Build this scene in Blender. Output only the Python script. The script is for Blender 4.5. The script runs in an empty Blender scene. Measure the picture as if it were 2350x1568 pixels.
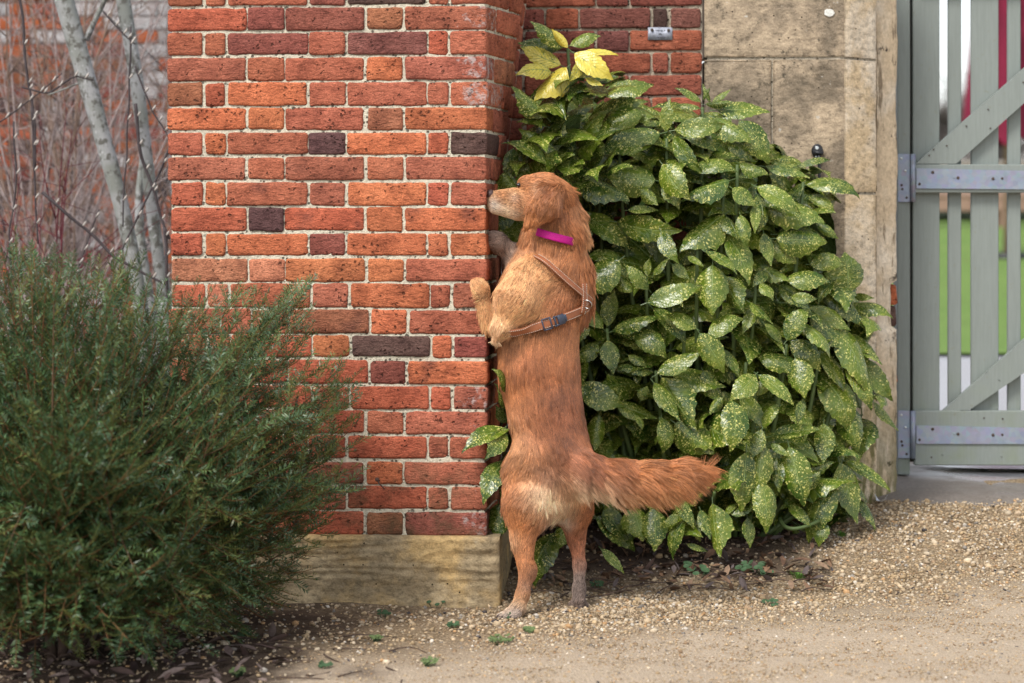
import bpy, bmesh, math, random
import numpy as np
from mathutils import Vector, Matrix, noise as mnoise
from mathutils.kdtree import KDTree

SC = bpy.context.scene
COL = SC.collection
rng = np.random.default_rng(7)
random.seed(7)

# ------------------------------------------------------------------ camera, light, exposure
FPX, HOR, CX, CAMH = 5414.0, 530.0, 1175.0, 1.1055     # focal length in px of a 2350 px wide frame, horizon row, centre column, eye height
cam_d = bpy.data.cameras.new('camera')
cam = bpy.data.objects.new('camera', cam_d); COL.objects.link(cam)
cam.location = (0, 0, CAMH); cam.rotation_euler = (math.radians(90), 0, 0)
cam_d.sensor_width = 36.0; cam_d.lens = FPX * 36.0 / 2350.0
cam_d.shift_y = -(784.0 - HOR) / 2350.0
cam_d.clip_start = 0.1; cam_d.clip_end = 600.0
cam_d.dof.use_dof = True; cam_d.dof.focus_distance = 7.0; cam_d.dof.aperture_fstop = 2.9
SC.camera = cam

SUN_EL, SUN_AZ = math.radians(48), math.radians(215)     # azimuth measured from +Y (into the picture) clockwise: behind and left of the camera
world = bpy.data.worlds.new('World'); SC.world = world; world.use_nodes = True
wn = world.node_tree; wn.nodes.clear()
w_out = wn.nodes.new('ShaderNodeOutputWorld'); w_bg = wn.nodes.new('ShaderNodeBackground')
w_sky = wn.nodes.new('ShaderNodeTexSky'); w_sky.sky_type = 'NISHITA'; w_sky.sun_disc = False
w_sky.sun_elevation = SUN_EL; w_sky.sun_rotation = SUN_AZ
w_sky.air_density = 1.0; w_sky.dust_density = 1.6; w_sky.ozone_density = 1.0
w_hs = wn.nodes.new('ShaderNodeHueSaturation'); w_hs.inputs['Saturation'].default_value = 0.30
wn.links.new(w_sky.outputs[0], w_hs.inputs['Color']); wn.links.new(w_hs.outputs[0], w_bg.inputs['Color'])
w_bg.inputs['Strength'].default_value = 0.135
wn.links.new(w_bg.outputs[0], w_out.inputs['Surface'])
sun_d = bpy.data.lights.new('sun', 'SUN'); sun = bpy.data.objects.new('sun', sun_d); COL.objects.link(sun)
sun_d.energy = 1.5; sun_d.angle = math.radians(18); sun_d.color = (1.0, 0.96, 0.90)
sdir = Vector((math.sin(SUN_AZ) * math.cos(SUN_EL), math.cos(SUN_AZ) * math.cos(SUN_EL), math.sin(SUN_EL)))
sun.rotation_euler = sdir.to_track_quat('Z', 'Y').to_euler(); sun.location = (-3, -4, 8)
SC.view_settings.view_transform = 'Standard'; SC.view_settings.look = 'None'
SC.view_settings.gamma = 1.0; SC.view_settings.use_curve_mapping = False
SC.view_settings.exposure = 0.86
SC.render.engine = 'CYCLES'
SC.cycles.max_bounces = 8; SC.cycles.diffuse_bounces = 3; SC.cycles.glossy_bounces = 2
SC.cycles.transmission_bounces = 2; SC.cycles.transparent_max_bounces = 4
SC.cycles.use_denoising = True

# ------------------------------------------------------------------ helpers
def W(px, py, Y):
    return np.array([(px - CX) / FPX * Y, Y, CAMH - (py - HOR) / FPX * Y])

def to_px(p):
    p = np.asarray(p, float)
    return np.stack([CX + p[..., 0] / p[..., 1] * FPX, HOR + (CAMH - p[..., 2]) / p[..., 1] * FPX], -1)

def sst(a, b, x):
    t = np.clip((np.asarray(x, float) - a) / (b - a), 0, 1); return t * t * (3 - 2 * t)

def ground_z(x, y):
    x = np.asarray(x, float); y = np.asarray(y, float)
    z = 0.235 * sst(6.9, 8.3, y)
    z = z + 1.1 * sst(16, 46, y) * sst(-1, 1.0, x)
    z = z + 0.05 * sst(-0.9, -2.2, x) * sst(6.8, 5.4, y)
    return z

def link(o, parent=None):
    COL.objects.link(o)
    if parent is not None: o.parent = parent
    return o

def thing(name, label, cat, loc=(0, 0, 0), group=None, kind=None):
    o = bpy.data.objects.new(name, None); link(o)
    o.location = Vector([float(c) for c in loc]); o.empty_display_size = 0.1
    tag(o, label, cat, group, kind); return o

def tag(o, label=None, cat=None, group=None, kind=None):
    if label: o['label'] = label
    if cat: o['category'] = cat
    if group: o['group'] = group
    if kind: o['kind'] = kind
    return o

def origin_of(o):
    v = np.zeros(3)
    while o is not None:
        v += np.array(o.location); o = o.parent
    return v

def make_mesh(name, V, F, mats=(), smooth=True, uv=None, pcol=None, pcolname='Col', fmat=None):
    """F: (n,3) or (n,4) array, or a list of tuples"""
    me = bpy.data.meshes.new(name)
    V = np.asarray(V, float)
    if isinstance(F, np.ndarray) and F.ndim == 2:
        k = F.shape[1]; n = len(F)
        me.vertices.add(len(V)); me.vertices.foreach_set('co', V.astype(np.float32).ravel())
        me.loops.add(n * k); me.loops.foreach_set('vertex_index', F.astype(np.int32).ravel())
        me.polygons.add(n); me.polygons.foreach_set('loop_start', np.arange(0, n * k, k, dtype=np.int32))
        me.polygons.foreach_set('loop_total', np.full(n, k, dtype=np.int32))
        me.update(calc_edges=True)
    else:
        me.from_pydata([tuple(v) for v in V], [], [tuple(int(i) for i in f) for f in F])
    if smooth: me.polygons.foreach_set('use_smooth', np.ones(len(me.polygons), dtype=bool))
    if uv is not None:
        li = np.empty(len(me.loops), dtype=np.int32); me.loops.foreach_get('vertex_index', li)
        for nm, a in uv.items():
            l = me.uv_layers.new(name=nm); l.data.foreach_set('uv', np.asarray(a, np.float32)[li].ravel())
    if pcol is not None:
        a = me.attributes.new(pcolname, 'FLOAT_COLOR', 'POINT')
        c = np.ones((len(V), 4), np.float32); c[:, :pcol.shape[1]] = pcol
        a.data.foreach_set('color', c.ravel())
    for m in mats: me.materials.append(m)
    if fmat is not None: me.polygons.foreach_set('material_index', np.asarray(fmat, np.int32))
    return me

def ob(name, V, F, mat, parent=None, smooth=True, kind=None, **kw):
    """vertices in world coordinates; stored relative to the parent chain"""
    V = np.asarray(V, float) - origin_of(parent)
    me = make_mesh(name, V, F, [mat] if mat is not None and not isinstance(mat, (list, tuple)) else (mat or ()), smooth, **kw)
    o = bpy.data.objects.new(name, me); link(o, parent)
    if kind: o['kind'] = kind
    return o

class Geo:
    """collects quads / tris in one vertex list"""
    def __init__(s): s.v = []; s.f = []; s.n = 0
    def add(s, V, F):
        V = np.asarray(V, float); s.v.append(V); s.f += [tuple(int(i) + s.n for i in f) for f in F]; s.n += len(V)
    def out(s): return np.concatenate(s.v), s.f

def cbox(lo, hi, b=0.003, jit=0.0):
    """chamfered axis-aligned box"""
    lo = np.array(lo, float); hi = np.array(hi, float)
    bm = bmesh.new(); bmesh.ops.create_cube(bm, size=1.0)
    for v in bm.verts:
        v.co = Vector([(lo[i] + hi[i]) / 2 + v.co[i] * (hi[i] - lo[i]) for i in range(3)])
    if b > 0: bmesh.ops.bevel(bm, geom=list(bm.edges), offset=b, segments=1, affect='EDGES')
    bm.verts.index_update()
    V = np.array([v.co[:] for v in bm.verts]); F = [[v.index for v in f.verts] for f in bm.faces]
    bm.free()
    if jit: V = V + rng.normal(0, jit, V.shape)
    return V, F

def extrude_poly(P, y0, y1, b=0.0):
    """polygon P in (x,z), extruded from y0 to y1"""
    P = np.asarray(P, float); n = len(P)
    V = np.concatenate([np.c_[P[:, 0], np.full(n, y0), P[:, 1]], np.c_[P[:, 0], np.full(n, y1), P[:, 1]]])
    F = [list(range(n))[::-1], list(range(n, 2 * n))] + [[i, (i + 1) % n, n + (i + 1) % n, n + i] for i in range(n)]
    return V, F

def tube(P, R, sides=6, cap=True):
    P = np.asarray(P, float); n = len(P); R = np.broadcast_to(np.asarray(R, float), (n,))
    T = np.gradient(P, axis=0); T /= np.linalg.norm(T, axis=1, keepdims=True) + 1e-9
    ref = np.array([0, 0, 1.0]) if abs(T[0, 2]) < 0.9 else np.array([1.0, 0, 0])
    V = []; a = np.linspace(0, 2 * np.pi, sides, endpoint=False)
    u = np.cross(ref, T[0]); u /= np.linalg.norm(u)
    for i in range(n):
        u = u - T[i] * np.dot(u, T[i]); u /= np.linalg.norm(u) + 1e-9
        w = np.cross(T[i], u)
        V.append(P[i] + R[i] * (np.cos(a)[:, None] * u + np.sin(a)[:, None] * w))
    V = np.concatenate(V)
    F = [(i * sides + j, i * sides + (j + 1) % sides, (i + 1) * sides + (j + 1) % sides, (i + 1) * sides + j) for i in range(n - 1) for j in range(sides)]
    if cap: F += [tuple(range(sides))[::-1], tuple(range((n - 1) * sides, n * sides))]
    return V, F

def bez(p0, p1, p2, n=8):
    t = np.linspace(0, 1, n)[:, None]
    return (1 - t) ** 2 * np.asarray(p0) + 2 * t * (1 - t) * np.asarray(p1) + t * t * np.asarray(p2)

def disc(c, r, nrm=(0, -1, 0), depth=0.002, sides=10):
    nrm = np.array(nrm, float); nrm /= np.linalg.norm(nrm)
    return tube(np.array([np.array(c, float), np.array(c, float) + nrm * depth, np.array(c, float) + nrm * depth * 1.4]), [r, r, r * 0.75], sides)

def nz(p, s=1.0, seed=0.0):
    return mnoise.noise(Vector((p[0] * s + seed, p[1] * s - seed * 1.7, p[2] * s + seed * 0.6)))

# ------------------------------------------------------------------ material helpers
def srgb(r, g, b):
    f = lambda c: (c / 255 / 12.92) if c / 255 <= 0.04045 else ((c / 255 + 0.055) / 1.055) ** 2.4
    return (f(r), f(g), f(b))

class MB:
    def __init__(s, name, rough=0.8, spec=0.3):
        s.m = bpy.data.materials.new(name); s.m.use_nodes = True
        s.t = s.m.node_tree; s.b = s.t.nodes['Principled BSDF']
        s.b.inputs['Roughness'].default_value = rough
        s.b.inputs['Specular IOR Level'].default_value = spec
        s._tc = None
    def n(s, typ, **kw):
        x = s.t.nodes.new(typ)
        for k, v in kw.items(): setattr(x, k, v)
        return x
    def put(s, sock, v):
        if isinstance(v, bpy.types.NodeSocket): s.t.links.new(v, sock)
        elif isinstance(v, (tuple, list)) and len(v) == 3 and sock.type == 'RGBA': sock.default_value = (*v, 1)
        else: sock.default_value = v
    def obj(s):
        if s._tc is None: s._tc = s.n('ShaderNodeTexCoord')
        return s._tc.outputs['Object']
    def pos(s): return s.n('ShaderNodeNewGeometry').outputs['Position']
    def map(s, v, sc=(1, 1, 1), loc=(0, 0, 0), rot=(0, 0, 0)):
        x = s.n('ShaderNodeMapping'); s.put(x.inputs['Vector'], v)
        x.inputs['Scale'].default_value = sc; s.put(x.inputs['Location'], loc); x.inputs['Rotation'].default_value = rot
        return x.outputs[0]
    def noise(s, v, scale, detail=4, rough=0.55, dist=0.0, col=False):
        x = s.n('ShaderNodeTexNoise'); s.put(x.inputs['Vector'], v)
        x.inputs['Scale'].default_value = scale; x.inputs['Detail'].default_value = detail
        x.inputs['Roughness'].default_value = rough; x.inputs['Distortion'].default_value = dist
        return x.outputs['Color' if col else 'Fac']
    def voro(s, v, scale, out='Distance', feature='F1', rand=1.0):
        x = s.n('ShaderNodeTexVoronoi', feature=feature); s.put(x.inputs['Vector'], v)
        x.inputs['Scale'].default_value = scale; x.inputs['Randomness'].default_value = rand
        return x.outputs[out]
    def ramp(s, v, pts, interp='LINEAR'):
        x = s.n('ShaderNodeValToRGB'); s.put(x.inputs[0], v); e = x.color_ramp; e.interpolation = interp
        while len(e.elements) < len(pts): e.elements.new(0.5)
        for el, (p, c) in zip(e.elements, pts):
            el.position = p; el.color = (c, c, c, 1) if isinstance(c, (int, float)) else (*c, 1)
        return x.outputs[0]
    def rng(s, v, a, b, c=0.0, d=1.0, smooth=True):
        x = s.n('ShaderNodeMapRange'); x.interpolation_type = 'SMOOTHSTEP' if smooth else 'LINEAR'
        s.put(x.inputs[0], v); s.put(x.inputs[1], a); s.put(x.inputs[2], b); s.put(x.inputs[3], c); s.put(x.inputs[4], d)
        return x.outputs[0]
    def mix(s, f, a, b, mode='MIX'):
        x = s.n('ShaderNodeMix', data_type='RGBA', blend_type=mode)
        s.put(x.inputs[0], f); s.put(x.inputs[6], a); s.put(x.inputs[7], b); return x.outputs[2]
    def math(s, op, a, b=0.0, c=0.0):
        x = s.n('ShaderNodeMath', operation=op); s.put(x.inputs[0], a); s.put(x.inputs[1], b); s.put(x.inputs[2], c); return x.outputs[0]
    def vmath(s, op, a, b):
        x = s.n('ShaderNodeVectorMath', operation=op); s.put(x.inputs[0], a); s.put(x.inputs[1], b); return x.outputs[0]
    def sep(s, v):
        x = s.n('ShaderNodeSeparateXYZ'); s.put(x.inputs[0], v); return x.outputs
    def attr(s, name, out='Color', typ='GEOMETRY'):
        x = s.n('ShaderNodeAttribute', attribute_name=name, attribute_type=typ); return x.outputs[out]
    def info(s, out): return s.n('ShaderNodeObjectInfo').outputs[out]
    def bump(s, h, strength=0.5, dist=0.005, normal=None):
        x = s.n('ShaderNodeBump'); x.inputs['Strength'].default_value = strength; x.inputs['Distance'].default_value = dist
        s.put(x.inputs['Height'], h)
        if normal is not None: s.put(x.inputs['Normal'], normal)
        return x.outputs[0]
    def done(s, color=None, rough=None, normal=None, metal=None, spec=None, **kw):
        if color is not None: s.put(s.b.inputs['Base Color'], color)
        if rough is not None: s.put(s.b.inputs['Roughness'], rough)
        if normal is not None: s.put(s.b.inputs['Normal'], normal)
        if metal is not None: s.put(s.b.inputs['Metallic'], metal)
        if spec is not None: s.put(s.b.inputs['Specular IOR Level'], spec)
        return s.m

def simple(name, col, rough=0.7, var=0.25, scale=30, bump=0.2, spec=0.3, metal=0.0, dist=0.002):
    m = MB(name, rough, spec); o = m.obj(); n = m.noise(o, scale, 5)
    c = m.mix(1.0, col, m.ramp(n, [(0.25, 1 - var), (0.75, 1 + var)]), 'MULTIPLY')
    return m.done(c, normal=m.bump(n, bump, dist), metal=metal)

# ---- brick: base colour comes from the object's own colour; alpha carries the amount of white salt on it
def brick_material(name='brick_clay', corner=True):
    m = MB(name, 0.9, 0.15); o = m.obj()
    base = m.info('Color'); salt = m.info('Alpha'); rnd = m.info('Random')
    n1 = m.noise(o, 16, 6, 0.6); n2 = m.noise(m.map(o, (1, 1, 2.4), (0, 0, 0), (0.3, 0.25, 0.15)), 55, 5, 0.65, 0.6); n3 = m.noise(o, 260, 3, 0.6)
    c = m.mix(1.0, base, m.ramp(n1, [(0.28, (0.58, 0.55, 0.58)), (0.5, (1, 1, 1)), (0.72, (1.25, 1.34, 1.36))]), 'MULTIPLY')
    c = m.mix(1.0, c, m.ramp(n2, [(0.32, 0.52), (0.46, 1.0), (0.66, 1.22)]), 'MULTIPLY')
    c = m.mix(1.0, c, m.ramp(n3, [(0.3, 0.70), (0.55, 1.0), (0.75, 1.4)]), 'MULTIPLY')
    burn = m.math('MULTIPLY', m.rng(m.noise(m.vmath('ADD', o, (3.1, 7.2, 1.3)), 9, 3, 0.5), 0.56, 0.74), m.rng(rnd, 0.3, 0.9, 0.0, 0.55))
    c = m.mix(burn, c, (0.075, 0.036, 0.034))
    od = m.vmath('ADD', o, m.vmath('MULTIPLY', m.noise(o, 70, 3, 0.6, 0, True), (0.02, 0.02, 0.02)))
    v = m.voro(m.vmath('ADD', od, (1.7, 0, 0.4)), 70); vs = m.noise(o, 23, 2)
    pit = m.math('MULTIPLY', m.rng(v, 0.34, 0.14), m.rng(vs, 0.53, 0.62))
    v2 = m.voro(od, 30); pit2 = m.math('MULTIPLY', m.rng(v2, 0.17, 0.09), m.rng(m.noise(o, 13, 2), 0.54, 0.60))
    pit = m.math('MAXIMUM', pit, pit2)
    c = m.mix(m.math('MULTIPLY', pit, 0.68), c, (0.045, 0.022, 0.016))
    ns = m.noise(o, 42, 6, 0.75)
    if corner: salt = m.math('MULTIPLY', salt, m.rng(m.sep(o)[0], 0.31, 0.42))
    edge = m.rng(m.math('ADD', ns, m.math('MULTIPLY', salt, 0.28)), 0.70, 0.86)
    c = m.mix(m.math('MULTIPLY', edge, m.rng(salt, 0.0, 0.2, 0, 0.7)), c, (0.52, 0.46, 0.44))
    damp = m.math('MULTIPLY', m.rng(m.sep(m.pos())[2], 0.62, 0.24), m.rng(m.noise(o, 11, 5, 0.7), 0.42, 0.66, 0.0, 0.6)); c = m.mix(damp, c, (0.085, 0.075, 0.040))
    h = m.math('ADD', m.math('MULTIPLY', n2, 0.9), m.math('MULTIPLY', n3, 0.22)); h = m.math('SUBTRACT', h, m.math('MULTIPLY', pit, 0.9))
    return m.done(c, normal=m.bump(h, 1.0, 0.009), rough=0.92)

def mortar_material(name, tone, pits=0.8):
    m = MB(name, 0.95, 0.1); o = m.obj()
    n1 = m.noise(o, 9, 5, 0.6); n2 = m.noise(o, 130, 4, 0.7); v = m.voro(o, 75)
    c = m.mix(n1, tone, tuple(x * 0.66 for x in tone))
    c = m.mix(1.0, c, m.ramp(n2, [(0.3, 0.62), (0.55, 1.0), (0.75, 1.2)]), 'MULTIPLY')
    p = m.math('MULTIPLY', m.rng(v, 0.40, 0.18), m.rng(m.noise(o, 30, 2), 0.40, 0.54, 0, pits))
    p = m.math('MAXIMUM', p, m.math('MULTIPLY', m.rng(m.voro(o, 34), 0.27, 0.14), m.rng(m.noise(o, 17, 1), 0.45, 0.58, 0, pits)))
    c = m.mix(p, c, (0.022, 0.02, 0.018))
    moss = m.rng(m.noise(m.vmath('ADD', o, (5, 2, 9)), 20, 5, 0.7), 0.62, 0.76, 0, 0.55)
    c = m.mix(moss, c, (0.10, 0.11, 0.045))
    h = m.math('SUBTRACT', m.math('MULTIPLY', n2, 1.0), p)
    return m.done(c, normal=m.bump(h, 0.9, 0.006))

def stone_material(name, light, dark, lichen=0.55, algae_z=None, stria=0.0, gold=None):
    m = MB(name, 0.93, 0.12); o = m.obj(); z = m.sep(m.pos())[2]
    n1 = m.noise(o, 3.2, 7, 0.62, 0.4); n2 = m.noise(m.map(o, (1, 1, 1.8)), 34, 6, 0.7); n3 = m.noise(o, 170, 3, 0.6)
    c = m.mix(m.rng(n1, 0.42, 0.58), light, dark)
    if gold: c = m.mix(m.rng(m.noise(m.vmath('ADD', o, (2, 8, 4)), 5, 5, 0.6), 0.45, 0.62), c, gold)
    c = m.mix(1.0, c, m.ramp(n2, [(0.30, 0.48), (0.5, 1.0), (0.72, 1.3)]), 'MULTIPLY')
    c = m.mix(1.0, c, m.ramp(n3, [(0.3, 0.8), (0.7, 1.15)]), 'MULTIPLY')
    sp = m.math('MULTIPLY', m.rng(m.noise(m.vmath('ADD', o, (4, 1, 6)), 48, 5, 0.75), 0.54, 0.68), m.rng(m.noise(o, 5, 4, 0.65), 0.40, 0.60, 0.0, min(0.9, lichen * 0.6)))
    c = m.mix(sp, c, (0.05, 0.046, 0.036))
    pt = m.math('MULTIPLY', m.rng(m.voro(o, 40), 0.13, 0.07), m.rng(m.noise(o, 9, 1), 0.5, 0.6))
    c = m.mix(pt, c, (0.02, 0.016, 0.012))
    wl = m.math('MULTIPLY', m.rng(m.noise(m.vmath('ADD', o, (9, 9, 2)), 26, 4, 0.6), 0.66, 0.74), 0.6 * lichen)
    c = m.mix(wl, c, (0.55, 0.52, 0.46))
    if algae_z is not None:
        a = m.math('MULTIPLY', m.rng(z, algae_z + 0.42, algae_z - 0.12), m.rng(m.noise(m.map(o, (2.2, 2.2, 0.7)), 14, 6, 0.7), 0.38, 0.60, 0.1, 0.95))
        c = m.mix(a, c, (0.105, 0.105, 0.028))
    h = m.math('ADD', m.math('MULTIPLY', n2, 0.8), m.math('MULTIPLY', n3, 0.3)); h = m.math('SUBTRACT', h, pt)
    return m.done(c, normal=m.bump(h, 0.8, 0.007))

def paint_material():
    m = MB('sage_paint', 0.62, 0.3); o = m.obj(); rnd = m.info('Random')
    oo = m.vmath('ADD', o, rnd)
    n1 = m.noise(o, 3, 4); n2 = m.noise(m.map(oo, (14, 14, 0.9)), 9, 5, 0.7); n3 = m.noise(oo, 60, 4)
    c = m.mix(n1, (0.215, 0.242, 0.222), (0.258, 0.288, 0.270))
    c = m.mix(1.0, c, m.ramp(n2, [(0.3, 0.88), (0.6, 1.0), (0.8, 1.06)]), 'MULTIPLY')
    st = m.math('MULTIPLY', m.rng(n3, 0.62, 0.72), 0.35)
    c = m.mix(st, c, (0.20, 0.19, 0.13))
    g = m.math('MULTIPLY', m.rng(m.sep(m.pos())[2], 0.75, 0.25), m.rng(m.noise(oo, 12, 5), 0.4, 0.7, 0, 0.35))
    c = m.mix(g, c, (0.20, 0.24, 0.13))
    return m.done(c, normal=m.bump(m.math('ADD', n2, m.math('MULTIPLY', n3, 0.4)), 0.35, 0.002))

def galv_material():
    m = MB('galvanised_steel', 0.5, 0.5); o = m.obj()
    n = m.noise(o, 26, 5, 0.65); v = m.voro(o, 60, 'Color')
    c = m.mix(n, (0.20, 0.23, 0.30), (0.36, 0.395, 0.475)); c = m.mix(0.12, c, v, 'SOFT_LIGHT')
    r = m.math('MULTIPLY', m.rng(m.noise(o, 18, 4, 0.7), 0.62, 0.74), 0.35); c = m.mix(r, c, (0.23, 0.18, 0.15))
    return m.done(c, metal=0.45, rough=m.rng(n, 0.3, 0.7, 0.42, 0.62), normal=m.bump(n, 0.15, 0.001))

M_BRICK = brick_material(); M_FARBRICK = brick_material('far_brick_clay', False)
M_MORTAR = mortar_material('lime_mortar', (0.80, 0.73, 0.57))
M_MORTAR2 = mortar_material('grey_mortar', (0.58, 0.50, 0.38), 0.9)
M_PLINTH = stone_material('plinth_stone', (0.52, 0.405, 0.25), (0.33, 0.255, 0.155), 0.40, None, gold=(0.53, 0.365, 0.17))
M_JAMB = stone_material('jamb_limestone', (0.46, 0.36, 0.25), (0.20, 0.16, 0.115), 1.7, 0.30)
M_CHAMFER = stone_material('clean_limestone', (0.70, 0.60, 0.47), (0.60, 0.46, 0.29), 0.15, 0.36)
M_PAINT = paint_material(); M_GALV = galv_material()
M_RUST = simple('rusty_iron', (0.10, 0.055, 0.04), 0.8, 0.4, 60)
M_BLACK = simple('black_iron', (0.012, 0.013, 0.016), 0.45, 0.3, 60, spec=0.5)
M_SCREW = simple('bright_screw', (0.55, 0.58, 0.58), 0.35, 0.15, 60, metal=0.8)
M_DARKSCREW = simple('tarnished_screw', (0.07, 0.05, 0.04), 0.6, 0.3, 60)
# ------------------------------------------------------------------ ground
def ground_material():
    m = MB('gravel_bed', 0.95, 0.12); o = m.pos(); s = m.sep(o)
    n1 = m.noise(o, 1.6, 5, 0.6); n2 = m.noise(o, 28, 5, 0.7); v = m.voro(o, 120, 'Color'); vd = m.voro(o, 120)
    n3 = m.noise(o, 220, 3, 0.7)
    grav = m.mix(m.sep(v)[0], (0.30, 0.21, 0.12), (0.47, 0.36, 0.235))
    grav = m.mix(1.0, grav, m.ramp(vd, [(0.1, 1.1), (0.65, 0.55)]), 'MULTIPLY')
    fine = m.mix(n2, (0.455, 0.355, 0.25), (0.60, 0.485, 0.365))
    fine = m.mix(1.0, fine, m.ramp(n3, [(0.3, 0.62), (0.55, 1.0), (0.75, 1.25)]), 'MULTIPLY')
    path = m.rng(m.math('ADD', m.math('ADD', m.math('MULTIPLY', s[0], 0.55), m.math('MULTIPLY', s[1], -1.0)), m.math('MULTIPLY', n1, 0.5)), -6.35, -5.75)
    c = m.mix(path, grav, fine)
    soil = m.mix(n2, (0.040, 0.028, 0.021), (0.105, 0.074, 0.054))
    f1 = m.rng(m.math('ADD', s[0], m.math('MULTIPLY', m.noise(o, 5, 4, 0.6), 0.9)), 0.16, -0.28)          # under the yew
    by = m.math('ADD', s[1], m.math('MULTIPLY', m.math('SUBTRACT', m.noise(o, 6, 4, 0.6), 0.5), 0.35))
    f2 = m.math('MULTIPLY', m.rng(by, 7.18, 7.36), m.rng(s[0], 1.12, 0.72))                               # bed under the laurel
    f2 = m.math('MULTIPLY', f2, m.rng(s[1], 9.0, 8.0))
    c = m.mix(m.math('MAXIMUM', f1, f2), c, soil)
    far = m.rng(s[1], 8.6, 9.2); c = m.mix(far, c, (0.42, 0.42, 0.445))
    h = m.math('ADD', m.math('MULTIPLY', n2, 0.4), m.math('MULTIPLY', n3, 0.5)); h = m.math('SUBTRACT', h, m.math('MULTIPLY', vd, 0.8))
    return m.done(c, normal=m.bump(h, 0.8, 0.008), rough=m.math('MULTIPLY_ADD', far, -0.65, 0.93))
def axis(a, b, c, d, n1, n2, n3):
    return np.unique(np.concatenate([np.linspace(a, b, n1), np.linspace(b, c, n2), np.linspace(c, d, n3)]))
gx = axis(-60, -2.4, 3.2, 90, 16, 120, 20); gy = axis(2.5, 5.2, 9.0, 260, 8, 90, 60)
GX, GY = np.meshgrid(gx, gy, indexing='xy')
GZ = ground_z(GX, GY)
near = (GY > 5) & (GY < 8.4) & (GX > -2.6) & (GX < 3.4)
bumpz = np.array([[nz((x, y, 0), 3.0) * 0.012 + nz((x, y, 0), 9.0, 3) * 0.006 for x in gx] for y in gy])
GZ = GZ + np.where(near, bumpz, 0)
nxg, nyg = len(gx), len(gy)
idx = np.arange(nxg * nyg).reshape(nyg, nxg)
GF = np.stack([idx[:-1, :-1], idx[:-1, 1:], idx[1:, 1:], idx[1:, :-1]], -1).reshape(-1, 4)
g = ob('ground', np.stack([GX, GY, GZ], -1).reshape(-1, 3), GF, ground_material(), kind='structure')

# wet concrete threshold under the gate
def slab_material():
    m = MB('wet_concrete', 0.4, 0.5); o = m.pos(); s = m.sep(o)
    n1 = m.noise(o, 4, 5, 0.6); n2 = m.noise(o, 90, 5, 0.7)
    c = m.mix(n1, (0.12, 0.10, 0.085), (0.25, 0.215, 0.185)); c = m.mix(1.0, c, m.ramp(n2, [(0.3, 0.7), (0.7, 1.2)]), 'MULTIPLY')
    wet = m.math('MULTIPLY', m.rng(s[0], 1.32, 1.62), m.rng(n1, 0.36, 0.56))
    return m.done(c, rough=m.math('MULTIPLY_ADD', wet, -0.40, 0.62), normal=m.bump(n2, 0.25, 0.002))
sx = np.linspace(1.02, 4.5, 40); sy = np.linspace(7.84, 8.75, 16)
SX, SY = np.meshgrid(sx, sy)
SY2 = SY + np.where(SY < 7.9, 0.035 * np.sin(SX * 9) + 0.02 * np.sin(SX * 23), 0)
SZ = ground_z(SX, SY2) + 0.006 + 0.002 * np.sin(SX * 5 + SY * 7) - 0.035 * sst(7.96, 7.84, SY)
idx = np.arange(SX.size).reshape(SX.shape)
SF = np.stack([idx[:-1, :-1], idx[:-1, 1:], idx[1:, 1:], idx[1:, :-1]], -1).reshape(-1, 4)
ob('threshold_pavement', np.stack([SX, SY2, SZ], -1).reshape(-1, 3), SF, slab_material(), kind='structure')
mw = MB('standing_water', 0.22, 0.5); M_WATER = mw.done((0.30, 0.32, 0.37))
def puddle(cx, cy, rx, ry, n=40):
    a = np.linspace(0, 2 * np.pi, n, endpoint=False)
    r = np.array([1 + 0.25 * nz((math.cos(t) * 1.3 + cx, math.sin(t) * 1.3, 1)) + 0.1 * nz((math.cos(t) * 4, math.sin(t) * 4, 2)) for t in a])
    x = cx + rx * r * np.cos(a); y = cy + ry * r * np.sin(a); z = float(ground_z(cx, cy)) + 0.018 + 0 * x
    V = np.concatenate([np.c_[x, y, z], [[cx, cy, z[0]]]]); F = np.array([(i, (i + 1) % n, n) for i in range(n)])
    ob('puddle_water', V, F, M_WATER, kind='structure')
puddle(2.12, 8.60, 0.62, 0.20)

# ------------------------------------------------------------------ brick walls
YAW = math.radians(4.3)
U = np.array([math.cos(YAW), -math.sin(YAW), 0]); N = np.array([math.sin(YAW), math.cos(YAW), 0])
C0 = W(1117, HOR, 6.97); C0[2] = 0
def plane_s(px, base):
    k = (px - CX) / FPX; return -(base[0] - k * base[1]) / (U[0] - k * U[1])
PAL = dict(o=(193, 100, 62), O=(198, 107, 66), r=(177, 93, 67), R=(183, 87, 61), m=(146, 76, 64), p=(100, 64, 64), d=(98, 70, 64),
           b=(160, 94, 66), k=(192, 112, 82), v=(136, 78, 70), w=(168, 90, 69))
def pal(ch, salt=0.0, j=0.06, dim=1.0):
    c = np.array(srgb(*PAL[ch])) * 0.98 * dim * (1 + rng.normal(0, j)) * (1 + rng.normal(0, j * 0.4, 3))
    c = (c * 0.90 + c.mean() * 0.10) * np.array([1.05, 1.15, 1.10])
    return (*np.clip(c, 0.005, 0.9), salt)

def splay(s, d, z):
    """the pier leans outward at its top right: its side face opens by up to 14 degrees"""
    ang = np.radians(1.5 + 12.5 * np.clip((z - 1.2) / 0.6, 0, 1.15))
    return s + sst(-0.24, 0.0, s) * np.clip(d, 0, 0.36) * np.tan(ang)

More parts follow.
